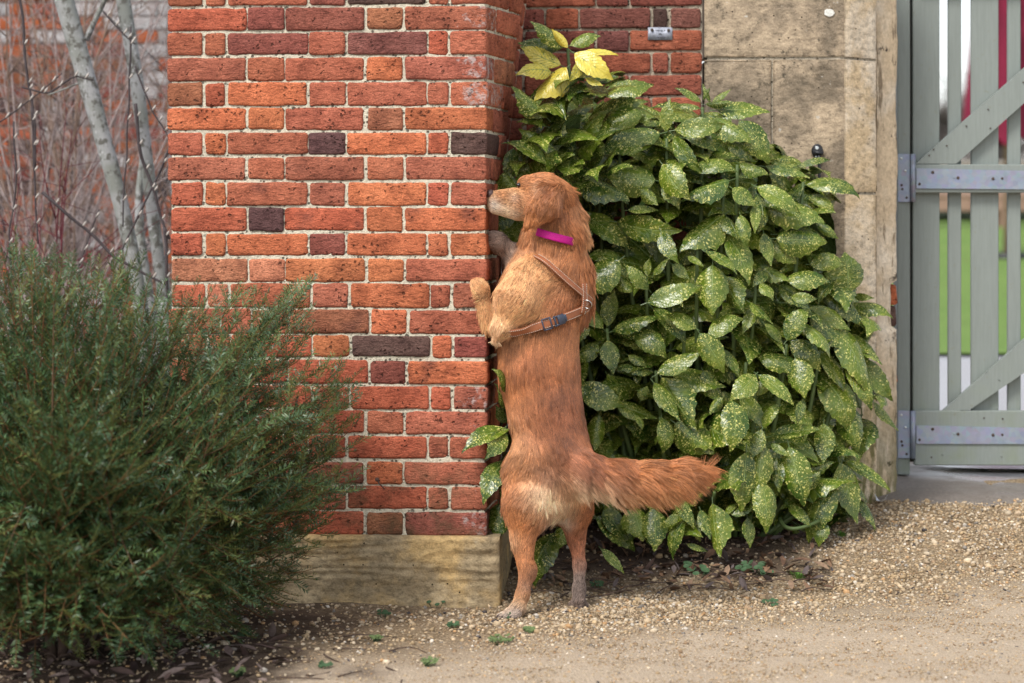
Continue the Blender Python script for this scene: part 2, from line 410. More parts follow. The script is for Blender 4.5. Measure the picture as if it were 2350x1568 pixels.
def brick_geo(s0, s1, z0, z1, depth, fr=0.0015, e=0.007, irregular=0.0022):
    w, h = s1 - s0, z1 - z0
    nx = 9 if w > 0.15 else (6 if w > 0.08 else 4)
    ss = np.concatenate([[s0, s0 + e], np.linspace(s0, s1, nx)[1:-1], [s1 - e, s1]])
    zz = np.array([z0, z0 + e, z0 + (z1 - z0) * 0.4, z0 + (z1 - z0) * 0.65, z1 - e, z1])
    S, Z = np.meshgrid(ss, zz); sd = rng.uniform(0, 50)
    D = np.zeros_like(S)
    ny, nn = S.shape
    jitS = np.zeros_like(S); jitZ = np.zeros_like(S)
    for j in range(ny):
        for i in range(nn):
            bd = (i in (0, nn - 1)) or (j in (0, ny - 1))
            D[j, i] = 0.0018 * nz((S[j, i] * 14, Z[j, i] * 14, sd)) + (0.0019 if bd else 0)
            jitS[j, i] = irregular * nz((S[j, i] * 60, Z[j, i] * 60, sd + 9)) * 1.5
            jitZ[j, i] = irregular * (nz((S[j, i] * 22, Z[j, i] * 30, sd + 19)) * 1.3 + nz((S[j, i] * 75, Z[j, i] * 30, sd + 29)) * 1.0)
    for j in (0, ny - 1):                      # rounded corners
        for i in (0, nn - 1):
            D[j, i] += 0.001; jitS[j, i] += 0.0022 * (1 if i == 0 else -1); jitZ[j, i] += 0.0022 * (1 if j == 0 else -1)
    D += np.clip(rng.normal(0, fr), -0.0025, 0.001) - 0.0012
    S = S + jitS; Z = Z + jitZ
    top = np.stack([S, D, Z], -1).reshape(-1, 3)
    ring = [(0, i) for i in range(nn)] + [(j, nn - 1) for j in range(1, ny)] + [(ny - 1, i) for i in range(nn - 2, -1, -1)] + [(j, 0) for j in range(ny - 2, 0, -1)]
    rid = [j * nn + i for j, i in ring]; m = len(rid)
    r1 = top[rid].copy(); r1[:, 1] = 0.012; r2 = top[rid].copy(); r2[:, 1] = depth - 0.006; r3 = top[rid].copy(); r3[:, 1] = depth
    r3[:, 0] += np.where(r3[:, 0] > (s0 + s1) / 2, -0.004, 0.004)
    V = np.concatenate([top, r1, r2, r3]); n0 = ny * nn
    F = [(j * nn + i, j * nn + i + 1, (j + 1) * nn + i + 1, (j + 1) * nn + i) for j in range(ny - 1) for i in range(nn - 1)]
    for a in range(m):
        b = (a + 1) % m
        F += [(rid[b], rid[a], n0 + a, n0 + b), (n0 + b, n0 + a, n0 + m + a, n0 + m + b), (n0 + m + b, n0 + m + a, n0 + 2 * m + a, n0 + 2 * m + b)]
    F.append(tuple(n0 + 2 * m + a for a in range(m)))
    return V, F

def place(Vl, base, fold=True):
    s, d, z = Vl[:, 0], Vl[:, 1], Vl[:, 2]
    if fold: s = splay(s, d, z)
    P = base + s[:, None] * U + d[:, None] * N; P[:, 2] = z
    return P

def add_brick(parent, base, s0, s1, z0, z1, depth, col, fold, mat=None):
    V, F = brick_geo(s0, s1, z0, z1, depth)
    o = ob('brick', place(V, base, fold), F, mat or M_BRICK, parent); o.color = col
    return o

# ---- the pier
pier = thing('brick_pier', 'red brick pier on a sandstone plinth that the dog leans against', 'brick pier', (C0[0] - 0.45, C0[1] + 0.3, 0))
AX = [(385, 562), (567, 650), (653, 833), (840, 922), (928, 1117)]
BX = [(385, 462), (469, 515), (521, 704), (708, 790), (796, 976), (981, 1026), (1032, 1117)]
ROWS = [(-219, -166, 'A', 'r w o r w'), (-160, -107, 'B', 'r o w r m r r'), (-101, -48, 'A', 'w r r m o'), (-42, 11, 'B', 'r r r m d r r'), (17, 68, 'A', 'R m m b w'), (74, 125, 'B', 'r r m r v R r'), (132, 184, 'A', 'w r r o w'), (189, 242, 'B', 'b R o r r r r'),
        (247, 298, 'A', 'o o r b o'), (304, 355, 'B', 'r o r p o R d'), (361, 413, 'A', 'w r w r w'), (419, 472, 'B', 'R o r w O R r'),
        (477, 530, 'A', 'R p R o o'), (536, 587, 'B', 'R o o m o o o'), (594, 646, 'A', 'k k O O r'), (652, 705, 'B', 'R k r w o r w'),
        (712, 765, 'A', 'r r b o r'), (770, 820, 'B', 'r r R O d o m'), (828, 880, 'A', 'r R R m o'), (886, 937, 'B', 'r r R r R R w'),
        (943, 995, 'A', 'r r R r r'), (1001, 1052, 'B', 'r r R R R r r'), (1060, 1110, 'A', 'm r w o r'), (1117, 1168, 'B', 'r r r w R r w'), (1175, 1227, 'A', 'r r R b m')]
def zpx(py, Y=7.0): return CAMH - (py - HOR) / FPX * Y
SALT = {1: 0.75, 2: 0.25, 3: 0.95, 4: 0.9, 16: 0.75, 17: 0.35, 18: 0.25, 20: 0.35, 21: 0.85}
zs_all = []
for r, (ya, yb, kind, cols) in enumerate(ROWS):
    z1, z0 = zpx(ya), zpx(yb); xs = AX if kind == 'A' else BX; cols = cols.split()
    r -= 3
    off = 0 if r < 8 else (8 if r < 13 else 3)
    drift = np.interp(r, [0, 11, 13, 21], [0, 4, 12, 4]) if 11 <= r <= 16 else 2
    for i, ((xa, xb), ch) in enumerate(zip(xs, cols)):
        if i == 0: xa = xa + off
        last = i == len(xs) - 1
        xa_ = xa + (drift if i > 0 else 0) + rng.normal(0, 1); xb_ = xb + (0 if last else drift) + rng.normal(0, 1)
        s0, s1 = plane_s(xa_, C0), plane_s(xb_, C0)
        if last: s1 = 0.0 + rng.normal(0, 0.0015)
        depth = 0.10 if not last else (0.102 if kind == 'A' else 0.214)
        salt = SALT.get(r, 0.0) if last else (0.10 if rng.random() < 0.15 else 0)
        add_brick(pier, C0, s0, s1, z0 + rng.normal(0, 0.0012), z1 + rng.normal(0, 0.0012), depth, pal(ch, salt), True)
    if kind == 'A': sides = [(0.112, 0.330)]
    else: sides = [(0.224, 0.330)]
    sides += [(0.342, 0.56), (0.57, 0.79)] if kind == 'A' else [(0.342, 0.445), (0.455, 0.67), (0.68, 0.79)]
    for da, db in sides:                                       # bricks of the side face: the same shape turned by 90 degrees
        V, F = brick_geo(da, db, z0, z1, 0.10)
        inset = 0.0 if da < 0.34 else 0.03
        Vl = np.stack([-V[:, 1] - inset, V[:, 0], V[:, 2]], -1); F = [f[::-1] for f in F]
        o = ob('brick', place(Vl, C0, True), F, M_BRICK, pier)
        o.color = pal(random.choice('rwokwr'), 0.25 if (r < 6 and da < 0.34) else 0.0)
# mortar body (front sheet, side sheets, joined), 5 mm behind the brick faces
def sheet(s_of, d_of, nu, nv, za, zb):
    u = np.linspace(0, 1, nu); v = np.linspace(za, zb, nv); A, Z = np.meshgrid(u, v)
    S = s_of(A); D = d_of(A)
    return np.stack([S, D, Z], -1).reshape(-1, 3), np.array([(j * nu + i, j * nu + i + 1, (j + 1) * nu + i + 1, (j + 1) * nu + i) for j in range(nv - 1) for i in range(nu - 1)])
zt, zb_ = zpx(-222), zpx(1240)
sL = plane_s(390, C0)
G = Geo()
V, F = sheet(lambda a: sL + 0.005 + a * (-0.0065 - sL - 0.005), lambda a: 0.0030 + 0 * a, 130, 190, zb_, zt)
V[:, 1] += np.array([0.0016 * nz(p, 70) + 0.0010 * nz(p, 160) for p in V]); G.add(place(V, C0), F)
V, F = sheet(lambda a: -0.0065 + 0 * a, lambda a: 0.0055 + a * 0.325, 40, 190, zb_, zt)
V[:, 0] += np.array([0.002 * nz(p, 70) for p in V]); G.add(place(V, C0), F)
V, F = sheet(lambda a: -0.036 + 0 * a, lambda a: 0.3305 + a * 0.55, 20, 60, zb_, zt); G.add(place(V, C0), F)
V, F = sheet(lambda a: -0.0065 - 0.03 * a, lambda a: 0.3305 + 0 * a, 2, 60, zb_, zt); G.add(place(V, C0), F)
V, F = sheet(lambda a: sL + 0.005 + 0 * a, lambda a: 0.0055 + 0.8 * (1 - a), 12, 40, zb_, zt); G.add(place(V, C0), F)
V, F = G.out(); ob('mortar', V, F, M_MORTAR, pier)
# left return of the pier, unseen from the photograph: joined courses
LR = Geo()
for r, (ya, yb, kind, cols) in enumerate(ROWS):
    z1, z0 = zpx(ya), zpx(yb)
    for da, db in ([(0.11, 0.33), (0.34, 0.44), (0.45, 0.67)] if kind == 'A' else [(0.11, 0.21), (0.22, 0.44), (0.45, 0.67)]):
        V, F = brick_geo(da, db, z0, z1, 0.10); LR.add(place(np.stack([V[:, 1] + sL, V[:, 0], V[:, 2]], -1), C0, False), F)

V, F = LR.out(); o = ob('brick_courses', V, F, M_BRICK, pier, kind='stuff'); o.color = pal('r')
corner_top = place(np.array([[sL + 0.004, 0.004, zt - 0.001], [-0.008, 0.004, zt - 0.001], [-0.008, 0.33, zt - 0.001], [-0.036, 0.79, zt - 0.001], [sL + 0.004, 0.79, zt - 0.001]]), C0)
ob('mortar_bed', corner_top, [(0, 1, 2, 3, 4)], M_MORTAR, pier)
# plinth stone: rough hewn ledges on its face, split top edge
def plinth():
    sa, sb = plane_s(372, C0), plane_s(1145, W(1145, HOR, 6.93)) ; base = W(1117, HOR, 6.94); base[2] = 0
    sb = plane_s(1146, base); z1 = zpx(1232, 6.95); z0 = -0.12
    nu, nv = 170, 60
    uu = np.linspace(sa, sb, nu); vv = np.linspace(z0, z1, nv); A, Z = np.meshgrid(uu, vv)
    D = np.zeros_like(A)
    for j in range(nv):
        for i in range(nu):
            p = (A[j, i], 0, Z[j, i]); zz = Z[j, i]
            wob = 0.03 * nz((A[j, i] * 3, 0, zz * 4), 1, 5)
            led = nz((A[j, i] * 2.2, 5, (zz + wob) * 40), 1, 2)
            mask = float(sst(0.02, 0.12, zz))
            d = 0.008 * nz(p, 9, 1) + 0.005 * nz(p, 30, 4) + mask * (0.022 * abs(led) - 0.008)
            k = min((sb - A[j, i]), 0.03) / 0.03; d = d * (0.25 + 0.75 * k)
            t = (z1 - zz)
            if t < 0.012: d += 0.012 * (1 - t / 0.012) ** 2
            e = sb - A[j, i]
            if e < 0.010: d += 0.008 * (1 - e / 0.010) ** 2
            D[j, i] = d
    G = Geo()
    q = np.array([(j * nu + i, j * nu + i + 1, (j + 1) * nu + i + 1, (j + 1) * nu + i) for j in range(nv - 1) for i in range(nu - 1)])
    def pl(Vl):
        P = base + Vl[:, :1] * U + Vl[:, 1:2] * N; P[:, 2] = Vl[:, 2]; return P
    G.add(pl(np.stack([A, D, Z], -1).reshape(-1, 3)), q)
    nd = 40; dd = np.linspace(0.008, 0.52, nd); DD, Z2 = np.meshgrid(dd, vv)
    SS = np.full_like(DD, sb)
    for j in range(nv):
        for i in range(nd):
            SS[j, i] += 0.004 * nz((0, DD[j, i], Z2[j, i]), 14, 3) + (0 if i else 0) - (0.010 * max(0, 1 - (z1 - Z2[j, i]) / 0.012) ** 2)
    SS[:, 0] = sb - 0.0005; 
    q2 = np.array([(j * nd + i, j * nd + i + 1, (j + 1) * nd + i + 1, (j + 1) * nd + i) for j in range(nv - 1) for i in range(nd - 1)])
    DD[:, 0] = D[:, -1]; SS[:, 0] = A[:, -1]
    G.add(pl(np.stack([SS, DD, Z2], -1).reshape(-1, 3)), q2)
    top = np.array([[sa, D[-1, 0], z1], [sb - 0.010, D[-1, -1], z1 - 0.001], [sb - 0.010, 0.52, z1 - 0.001], [sa, 0.52, z1]])
    # top follows the split edge
    edge = np.stack([A[-1], D[-1], Z[-1]], -1); back = edge.copy(); back[:, 1] = 0.08; back[:, 2] = z1 + 0.001
    V = np.concatenate([edge, back]); G.add(pl(V), [(i, i + 1, nu + i + 1, nu + i) for i in range(nu - 1)])
    r0 = np.stack([SS[-1], DD[-1], Z2[-1]], -1); r1 = r0.copy(); r1[:, 0] -= 0.07; r1[:, 2] += 0.001
    G.add(pl(np.concatenate([r0, r1])), [(nd + i, nd + i + 1, i + 1, i)[::-1] for i in range(nd - 1)])
    V, F = G.out(); ob('plinth_stone', V, F, M_PLINTH, pier)
plinth()

# ---- wall behind the laurel
C1 = W(1612, HOR, 7.865); C1[2] = 0
bwall = thing('garden_wall', 'darker red brick wall behind the laurel, with a small metal tag on it', 'brick wall', (C1[0] - 0.4, C1[1], 0.15))
A1 = [(1042, 1114), (1119, 1200), (1205, 1365), (1370, 1442), (1447, 1610)]
B1 = [(1087, 1247), (1253, 1325), (1332, 1492), (1497, 1532), (1538, 1610)]
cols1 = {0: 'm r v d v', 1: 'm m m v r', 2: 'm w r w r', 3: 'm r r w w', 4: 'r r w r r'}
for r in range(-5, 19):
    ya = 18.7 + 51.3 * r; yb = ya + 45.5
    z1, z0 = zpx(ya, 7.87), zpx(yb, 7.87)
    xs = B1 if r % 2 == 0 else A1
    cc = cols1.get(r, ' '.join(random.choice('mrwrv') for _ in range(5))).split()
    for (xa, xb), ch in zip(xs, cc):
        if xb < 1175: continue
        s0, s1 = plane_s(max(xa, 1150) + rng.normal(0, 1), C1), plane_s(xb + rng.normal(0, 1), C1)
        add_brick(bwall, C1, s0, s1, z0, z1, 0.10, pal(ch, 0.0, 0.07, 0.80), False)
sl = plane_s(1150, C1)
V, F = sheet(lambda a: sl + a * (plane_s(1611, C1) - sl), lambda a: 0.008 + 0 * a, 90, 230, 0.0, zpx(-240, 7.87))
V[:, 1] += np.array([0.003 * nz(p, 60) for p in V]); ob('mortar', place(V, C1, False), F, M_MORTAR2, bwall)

# ---- dressed stone gate jamb
jamb = thing('stone_gate_jamb', 'weathered limestone gate jamb with chamfered edge between the laurel and the gate', 'stone jamb', (1.15, 7.9, 0.15))
def jamb_block(poly, z0, z1, mats, fi, amp=0.0035, gap=0.0018, name='stone_block', n=(26, 30)):
    """poly: list of (x,y) along the visible faces (left to right); each face gets its own grid; fi = material index per face"""
    G = Geo(); fm = []
    c = np.mean(np.array(poly), 0)
    for k in range(len(poly) - 1):
        a = np.array(poly[k]); b = np.array(poly[k + 1]); L = np.linalg.norm(b - a)
        nu = max(4, int(L / 0.014)); nv = max(4, int((z1 - z0) / 0.018))
        t = np.linspace(0, 1, nu); v = np.linspace(z0 + gap, z1 - gap, nv); T, Z = np.meshgrid(t, v)
        nrm = np.array([(b - a)[1], -(b - a)[0]]) / L
        P = np.zeros((nv, nu, 3)); P[..., 0] = a[0] + T * (b - a)[0]; P[..., 1] = a[1] + T * (b - a)[1]; P[..., 2] = Z
        for j in range(nv):
            for i in range(nu):
                p = P[j, i]; e = min(Z[j, i] - z0 - gap, z1 - gap - Z[j, i])
                ed = 0.0035 * max(0, 1 - e / 0.010) ** 2
                if i == 0 and k == 0: ed = max(ed, 0.005)
                if i == nu - 1 and k == len(poly) - 2: ed = max(ed, 0.005)
                dd = amp * (nz(p, 11, 2) + 0.5 * nz(p, 37, 7)) - ed
                if (i == 0 and k > 0) or (i == nu - 1 and k < len(poly) - 2): dd = -0.004 + 0.003 * nz(p, 9, 1)
                P[j, i, :2] += nrm * dd
        F = [(j * nu + i, j * nu + i + 1, (j + 1) * nu + i + 1, (j + 1) * nu + i) for j in range(nv - 1) for i in range(nu - 1)]
        G.add(P.reshape(-1, 3), F); fm += [fi[k]] * len(F)
    # closing top / bottom / back
    m = len(poly); back = [(poly[-1][0] + 0.0, poly[-1][1] + 0.15), (poly[0][0], poly[0][1] + 0.25)]
    q = list(poly) + back; qq = np.array([(x, y) for x, y in q]); cc = qq.mean(0); qq = cc + (qq - cc) * 0.985
    for z, rev in ((z1 - gap - 0.004, False), (z0 + gap + 0.004, True)):
        f = list(range(len(qq))); G.add(np.c_[qq, np.full(len(qq), z)], [f[::-1] if rev else f]); fm.append(0)
    lo = np.c_[qq, np.full(len(qq), z0 + gap + 0.004)]; hi = np.c_[qq, np.full(len(qq), z1 - gap - 0.004)]
    n_ = len(qq); G.add(np.concatenate([lo, hi]), [(m - 1, m, n_ + m, n_ + m - 1), (m, m + 1, n_ + m + 1, n_ + m), (m + 1, 0, n_, n_ + m + 1)]); fm += [0] * 3
    V, F = G.out(); return ob(name, V, F, mats, jamb, fmat=fm)
def wall_xy(px, base=C1, d=0.0):
    s = plane_s(px, base); p = base + s * U + d * N; return (p[0], p[1])
pA, pM0, pM1, pB = wall_xy(1616.5), wall_xy(1770), wall_xy(1774), wall_xy(1940)
pC = (W(2014, HOR, 7.94)[0], 7.94)
zj = lambda py: zpx(py, 7.83)
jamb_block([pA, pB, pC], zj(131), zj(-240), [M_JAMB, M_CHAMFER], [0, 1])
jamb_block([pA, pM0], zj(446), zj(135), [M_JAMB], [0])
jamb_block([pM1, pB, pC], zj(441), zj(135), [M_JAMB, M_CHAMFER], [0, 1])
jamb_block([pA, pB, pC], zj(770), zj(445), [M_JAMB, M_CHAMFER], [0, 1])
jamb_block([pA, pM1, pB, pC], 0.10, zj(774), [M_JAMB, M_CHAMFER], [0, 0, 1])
# lime mortar core between the blocks
core = [(pA[0] + 0.01, pA[1] + 0.009), (pB[0] - 0.004, pB[1] + 0.008), (pC[0] - 0.006, pC[1] + 0.006), (pC[0] - 0.006, pC[1] + 0.1), (pA[0] + 0.01, pA[1] + 0.1)]
n_ = len(core); lo = np.c_[np.array(core), np.full(n_, 0.1)]; hi = np.c_[np.array(core), np.full(n_, zj(-238))]
ob('mortar', np.concatenate([lo, hi]), [(i, (i + 1) % n_, n_ + (i + 1) % n_, n_ + i) for i in range(n_)], M_MORTAR2, jamb, smooth=False)
# rough rendered rebate next to the post, with a brick core showing low down
def render_material():
    m = MB('old_render', 0.93, 0.15); o = m.obj()
    n1 = m.noise(m.map(o, (7, 7, 1.4)), 3.2, 6, 0.7, 0.3); n2 = m.noise(o, 60, 5, 0.7)
    c = m.mix(m.rng(m.noise(o, 4, 4), 0.4, 0.6), (0.56, 0.44, 0.30), (0.66, 0.57, 0.45))
    c = m.mix(m.rng(n1, 0.555, 0.62), c, (0.26, 0.20, 0.135))
    c = m.mix(m.rng(m.noise(m.vmath('ADD', o, (3, 3, 3)), 13, 5, 0.7), 0.62, 0.70), c, (0.075, 0.06, 0.05))
    c = m.mix(1.0, c, m.ramp(n2, [(0.3, 0.7), (0.7, 1.2)]), 'MULTIPLY')
    a = m.rng(m.sep(m.pos())[2], 0.62, 0.18, 0, 0.85); c = m.mix(m.math('MULTIPLY', a, m.rng(n1, 0.3, 0.55)), c, (0.12, 0.115, 0.04))
    return m.done(c, normal=m.bump(m.math('ADD', n1, m.math('MULTIPLY', n2, 0.6)), 0.9, 0.006))
rz = np.linspace(0.12, zj(-240), 150); ru = np.linspace(0, 1, 14)
P = np.zeros((150, 14, 3)); x0, x1 = pC[0] - 0.012, W(2060, HOR, 8.06)[0]
for j, z in enumerate(rz):
    ragged = 0.005 * nz((0, 0, z), 5, 3) + 0.003 * nz((0, 0, z), 25, 3)
    if zj(760) < z < zj(655): ragged -= 0.022
    for i, u in enumerate(ru):
        P[j, i] = (x0 + u * (x1 + ragged - x0), 7.955 + 0.085 * u + 0.003 * nz((u * 0.09, 0, z), 14, 4) + 0.05 * max(0, u - 0.93) / 0.07, z)
ob('render_strip', P.reshape(-1, 3), [(j * 14 + i, j * 14 + i + 1, (j + 1) * 14 + i + 1, (j + 1) * 14 + i) for j in range(149) for i in range(13)], render_material(), jamb)
for ya, yb, ch in [(655, 700, 'o'), (705, 748, 'd'), (790, 835, 'm'), (848, 880, 'o'), (905, 950, 'm')]:
    V, F = cbox((W(2030, 0, 8.07)[0], 8.065, zpx(yb, 8.07)), (W(2058, 0, 8.07)[0], 8.16, zpx(ya, 8.07)), 0.006, 0.002)
    o = ob('brick', V, F, M_BRICK, jamb); o.color = pal(ch)

# ---- painted gate
GY0 = 8.30
def gx_(px, Y=GY0): return (px - CX) / FPX * Y
def gz_(py, Y=GY0): return CAMH - (py - HOR) / FPX * Y
def gbox(name, xa, xb, ya, yb, y0, y1, mat, parent, b=0.003, **k):
    V, F = cbox((gx_(xa), y0, gz_(yb)), (gx_(xb), y1, gz_(ya)), b); return ob(name, V, F, mat, parent, smooth=False, **k)
post = thing('gate_post', 'narrow grey green timber post the gate hangs from', 'gate post', (gx_(2073), GY0 + 0.05, 0.24))
gbox('post_shaft', 2059, 2088, -70, 1090, GY0 - 0.005, GY0 + 0.09, M_PAINT, post)
gbox('gap_shade_strip', 2084, 2104, -70, 1064, GY0 + 0.055, GY0 + 0.075, M_DARKSCREW, post, 0.002)  # dark strip added so the slot between post and stile reads as shade
gate = thing('timber_gate', 'sage grey painted timber garden gate with open slats and strap hinges', 'gate', (gx_(2300), GY0, 0.27))
gbox('stile', 2096, 2158, -70, 1060, GY0 + 0.012, GY0 + 0.05, M_PAINT, gate)
for xa, xb, yo in [(2179, 2209, 0.022), (2231, 2294, 0.014), (2316, 2346, 0.022), (2368, 2431, 0.014), (2452, 2482, 0.022), (2505, 2568, 0.014)]:
    gbox('slat', xa, xb, -70, 1058, GY0 + yo, GY0 + yo + 0.022, M_PAINT, gate)
gbox('rail', 2097, 2570, 378, 443, GY0 - 0.022, GY0 + 0.010, M_PAINT, gate)
gbox('rail', 2096.5, 2570, 942, 1067, GY0 - 0.022, GY0 + 0.010, M_PAINT, gate)
gbox('rail', 2097, 2570, -66, -30, GY0 - 0.022, GY0 + 0.010, M_PAINT, gate)
def brace(pts, y0, y1):
    P = [(gx_(x), gz_(y)) for x, y in pts]
    V, F = extrude_poly(P, y0, y1); ob('brace', V, F, M_PAINT, gate, smooth=False)
brace([(2099, 376.5), (2192, 376.5), (2570, 39), (2570, -38)], GY0 - 0.019, GY0 + 0.0095)
brace([(2160, 944), (2217, 940.5), (2222, 940.5), (2570, 704), (2570, 609), (2344, 782)], GY0 - 0.019, GY0 + 0.0095)
def strap(yl0, yl1, yr0, yr1, plate):
    P = [(gx_(x), gz_(y)) for x, y in [(2100, yl0), (2100, yl1), (2480, yr1), (2480, yr0)]]
    V, F = extrude_poly(P, GY0 - 0.029, GY0 - 0.0225)
    h = ob('strap_hinge', V, F, M_GALV, gate, smooth=False)
    V, F = tube(np.array([[gx_(2093), GY0 - 0.022, gz_(plate[1])], [gx_(2093), GY0 - 0.022, gz_(plate[0])]]), [0.009, 0.009], 12)
    ob('hinge_knuckle', V, F, M_GALV, h)
    gboxp = cbox((gx_(2059.5), GY0 - 0.015, gz_(plate[1])), (gx_(2087), GY0 - 0.0085, gz_(plate[0])), 0.001)
    ob('hinge_plate', *gboxp, M_GALV, h, smooth=False)
    H = yl1 - yl0
    sp = [(2107, yl0 + 0.78 * H, 4.2), (2137, yl0 + 0.20 * H, 5), (2186, yl0 + 0.46 * H, 3), (2195, yl0 + 0.47 * H, 5), (2275, yl0 + 0.52 * H, 5), (2296, yl0 + 0.50 * H, 4)]
    for x, y, r in sp:
        V, F = disc((gx_(x), GY0 - 0.029, gz_(y)), r * 0.00153 * 0.72); ob('screw', V, F, M_DARKSCREW if r > 3.5 else M_GALV, h)
    ph = plate[1] - plate[0]
    for fx, fy, br in [(0.27, 0.09, 1), (0.62, 0.35, 1), (0.3, 0.65, 0), (0.36, 0.73, 0), (0.72, 0.91, 0)]:
        V, F = disc((gx_(2059.5 + 27 * fx), GY0 - 0.015, gz_(plate[0] + ph * fy)), 0.0044); ob('screw', V, F, M_SCREW if br else M_DARKSCREW, h)
strap(387, 433, 396, 436, (354, 464)); strap(975, 1017, 984, 1018, (942, 1051))
for x, y in [(2140, 344), (2170, 335), (2130, 357), (2215, 290), (2265, 252), (2270, 295), (2345, 190), (2285, 935), (2255, 958), (2298, 960), (2205, 940), (2160, 1042), (2135, 1048), (2295, 1046), (2260, 852), (2290, 870), (2316, 790)]:
    V, F = disc((gx_(x), GY0 - 0.0205 if y < 942 else GY0 - 0.0225, gz_(y)), 0.0028); ob('nail_head', V, F, M_DARKSCREW if (x + y) % 3 == 0 else M_PAINT, gate)

# ---- cabin hook on the jamb
def wall_pt(px, py, d): s = plane_s(px, C1); p = C1 + s * U + d * N; p[2] = zpx(py, p[1]); return p
hk = thing('door_hook', 'black iron cabin hook hanging from a round plate on the stone jamb', 'door hook', wall_pt(1875, 400, -0.01))
p = wall_pt(1875, 347, -0.004); V, F = disc(p, 0.019, (-N[0], -N[1], 0), 0.012, 18)
V[:, 2] = p[2] + (V[:, 2] - p[2]) * 1.25; ob('mount_plate', V, F, M_BLACK, hk, smooth=False)
V, F = disc(wall_pt(1874, 340, -0.018), 0.0065, (-N[0], -N[1], 0), 0.003, 12); ob('screw', V, F, M_SCREW, hk, smooth=False)
V, F = disc(wall_pt(1872, 359, -0.016), 0.004, (-N[0], -N[1], 0), 0.003, 10); ob('screw', V, F, M_SCREW, hk, smooth=False)
V, F = tube(np.array([wall_pt(1878, 350, -0.024), wall_pt(1879, 372, -0.024), wall_pt(1880, 420, -0.02), wall_pt(1880, 500, -0.016)]), [0.007, 0.0055, 0.005, 0.005], 8); ob('hook_rod', V, F, M_BLACK, hk)
V, F = tube(np.array([wall_pt(1866, 350, -0.03), wall_pt(1888, 352, -0.03)]), [0.006, 0.006], 8); ob('hook_eye', V, F, M_BLACK, hk)

# ---- small lead tag on the wall: three worn lines
tg = thing('plant_tag', 'small grey metal plant tag fixed to the brick wall by two dark screws', 'metal tag', wall_pt(1514, 78, -0.01))
G = Geo(); a, b = wall_pt(1487, 78, -0.006), wall_pt(1543, 78, -0.006)
nu = 12; pts = []
for j, py in enumerate((92, 63)):
    for i in range(nu):
        q = wall_pt(1487 + 56 * i / (nu - 1), py + (1.2 if i == nu - 1 and j == 1 else 0), -0.006 + 0.0015 * math.sin(i * 1.3)); pts.append(q)
pts = np.array(pts); back = pts + N * 0.0025
V = np.concatenate([pts, back]); n2 = 2 * nu
F = [(i, i + 1, nu + i + 1, nu + i) for i in range(nu - 1)] + [(n2 + i, i, nu + i, n2 + nu + i) for i in (0,)] + [(n2 + i + 1, n2 + i, n2 + nu + i, n2 + nu + i + 1) for i in range(nu - 1)]
F += [(i + 1, i, n2 + i, n2 + i + 1) for i in range(nu - 1)] + [(nu + i, nu + i + 1, n2 + nu + i + 1, n2 + nu + i) for i in range(nu - 1)] + [(nu - 1, n2 + nu - 1, n2 + n2 - 1, n2 - 1)]
ob('tag_plate', V, F, simple('lead_plate', (0.36, 0.38, 0.44), 0.55, 0.3, 90, metal=0.3), tg)
for x, y in ((1496.5, 69), (1534.5, 70)):
    V, F = disc(wall_pt(x, y, -0.008), 0.0052, (-N[0], -N[1], 0), 0.003, 12); ob('screw', V, F, M_DARKSCREW, tg)
G = Geo()                                    # worn stamped strokes: nothing in the photograph can be read
for line, (xa, xb, py, hh) in enumerate([(1504, 1527, 70, 2.4), (1507.5, 1518, 77.5, 2.6), (1502.5, 1527, 86, 2.4)]):
    x = xa
    while x < xb:
        w = random.uniform(1.0, 2.2); h = hh * random.uniform(0.5, 1.0)
        if random.random() < 0.85:
            a = wall_pt(x, py + h / 2, -0.0078); b = wall_pt(x + w * 0.8, py - h / 2, -0.0078)
            V = np.array([[a[0], a[1], a[2]], [b[0], b[1], a[2]], [b[0], b[1], b[2]], [a[0], a[1], b[2]]]); V2 = V + N * 0.003
            G.add(np.concatenate([V, V2]), [(0, 1, 2, 3), (5, 4, 7, 6), (4, 0, 3, 7), (1, 5, 6, 2), (4, 5, 1, 0), (3, 2, 6, 7)])
        x += w + 0.25
V, F = G.out(); ob('stamped_lettering', V, F, simple('worn_black', (0.09, 0.09, 0.11), 0.6), tg, smooth=False)

# ---- bent nail in the pier
nl = thing('bent_nail', 'rusty bent nail sticking out of a brick low on the pier', 'nail', W(876, 1110, 6.99))
def pp(px, py, d): s = plane_s(px, C0); p = C0 + s * U + d * N; p[2] = zpx(py, p[1]); return p
V, F = tube(np.array([pp(871, 1103, 0.01), pp(870, 1102, -0.03), pp(874, 1110, -0.040), pp(887, 1123, -0.040)]), [0.0028, 0.0028, 0.0025, 0.0015], 7); ob('shank', V, F, M_RUST, nl)
V, F = disc(pp(869, 1101, -0.032), 0.0065, (-0.3, -1, 0.4), 0.003, 10); ob('head', V, F, M_RUST, nl)
# white lichen patch on the jamb
p0 = wall_pt(1902, 30, -0.0045)
a = np.linspace(0, 2 * np.pi, 22, endpoint=False); rr = np.array([1 + 0.4 * nz((math.cos(t), math.sin(t), 3), 1.6) for t in a])
V = np.array([p0 + U * 0.018 * r * math.cos(t) + np.array([0, 0, 0.012 * r * math.sin(t)]) for t, r in zip(a, rr)])
V = np.concatenate([V, [p0 - N * 0.0012], V + N * 0.006]); F = [(i, (i + 1) % 22, 22) for i in range(22)] + [(23 + i, 23 + (i + 1) % 22, (i + 1) % 22, i) for i in range(22)]
ob('lichen_patch', V, F, simple('white_lichen', (0.66, 0.65, 0.60), 0.95, 0.35, 120, 0.8), jamb, smooth=False)
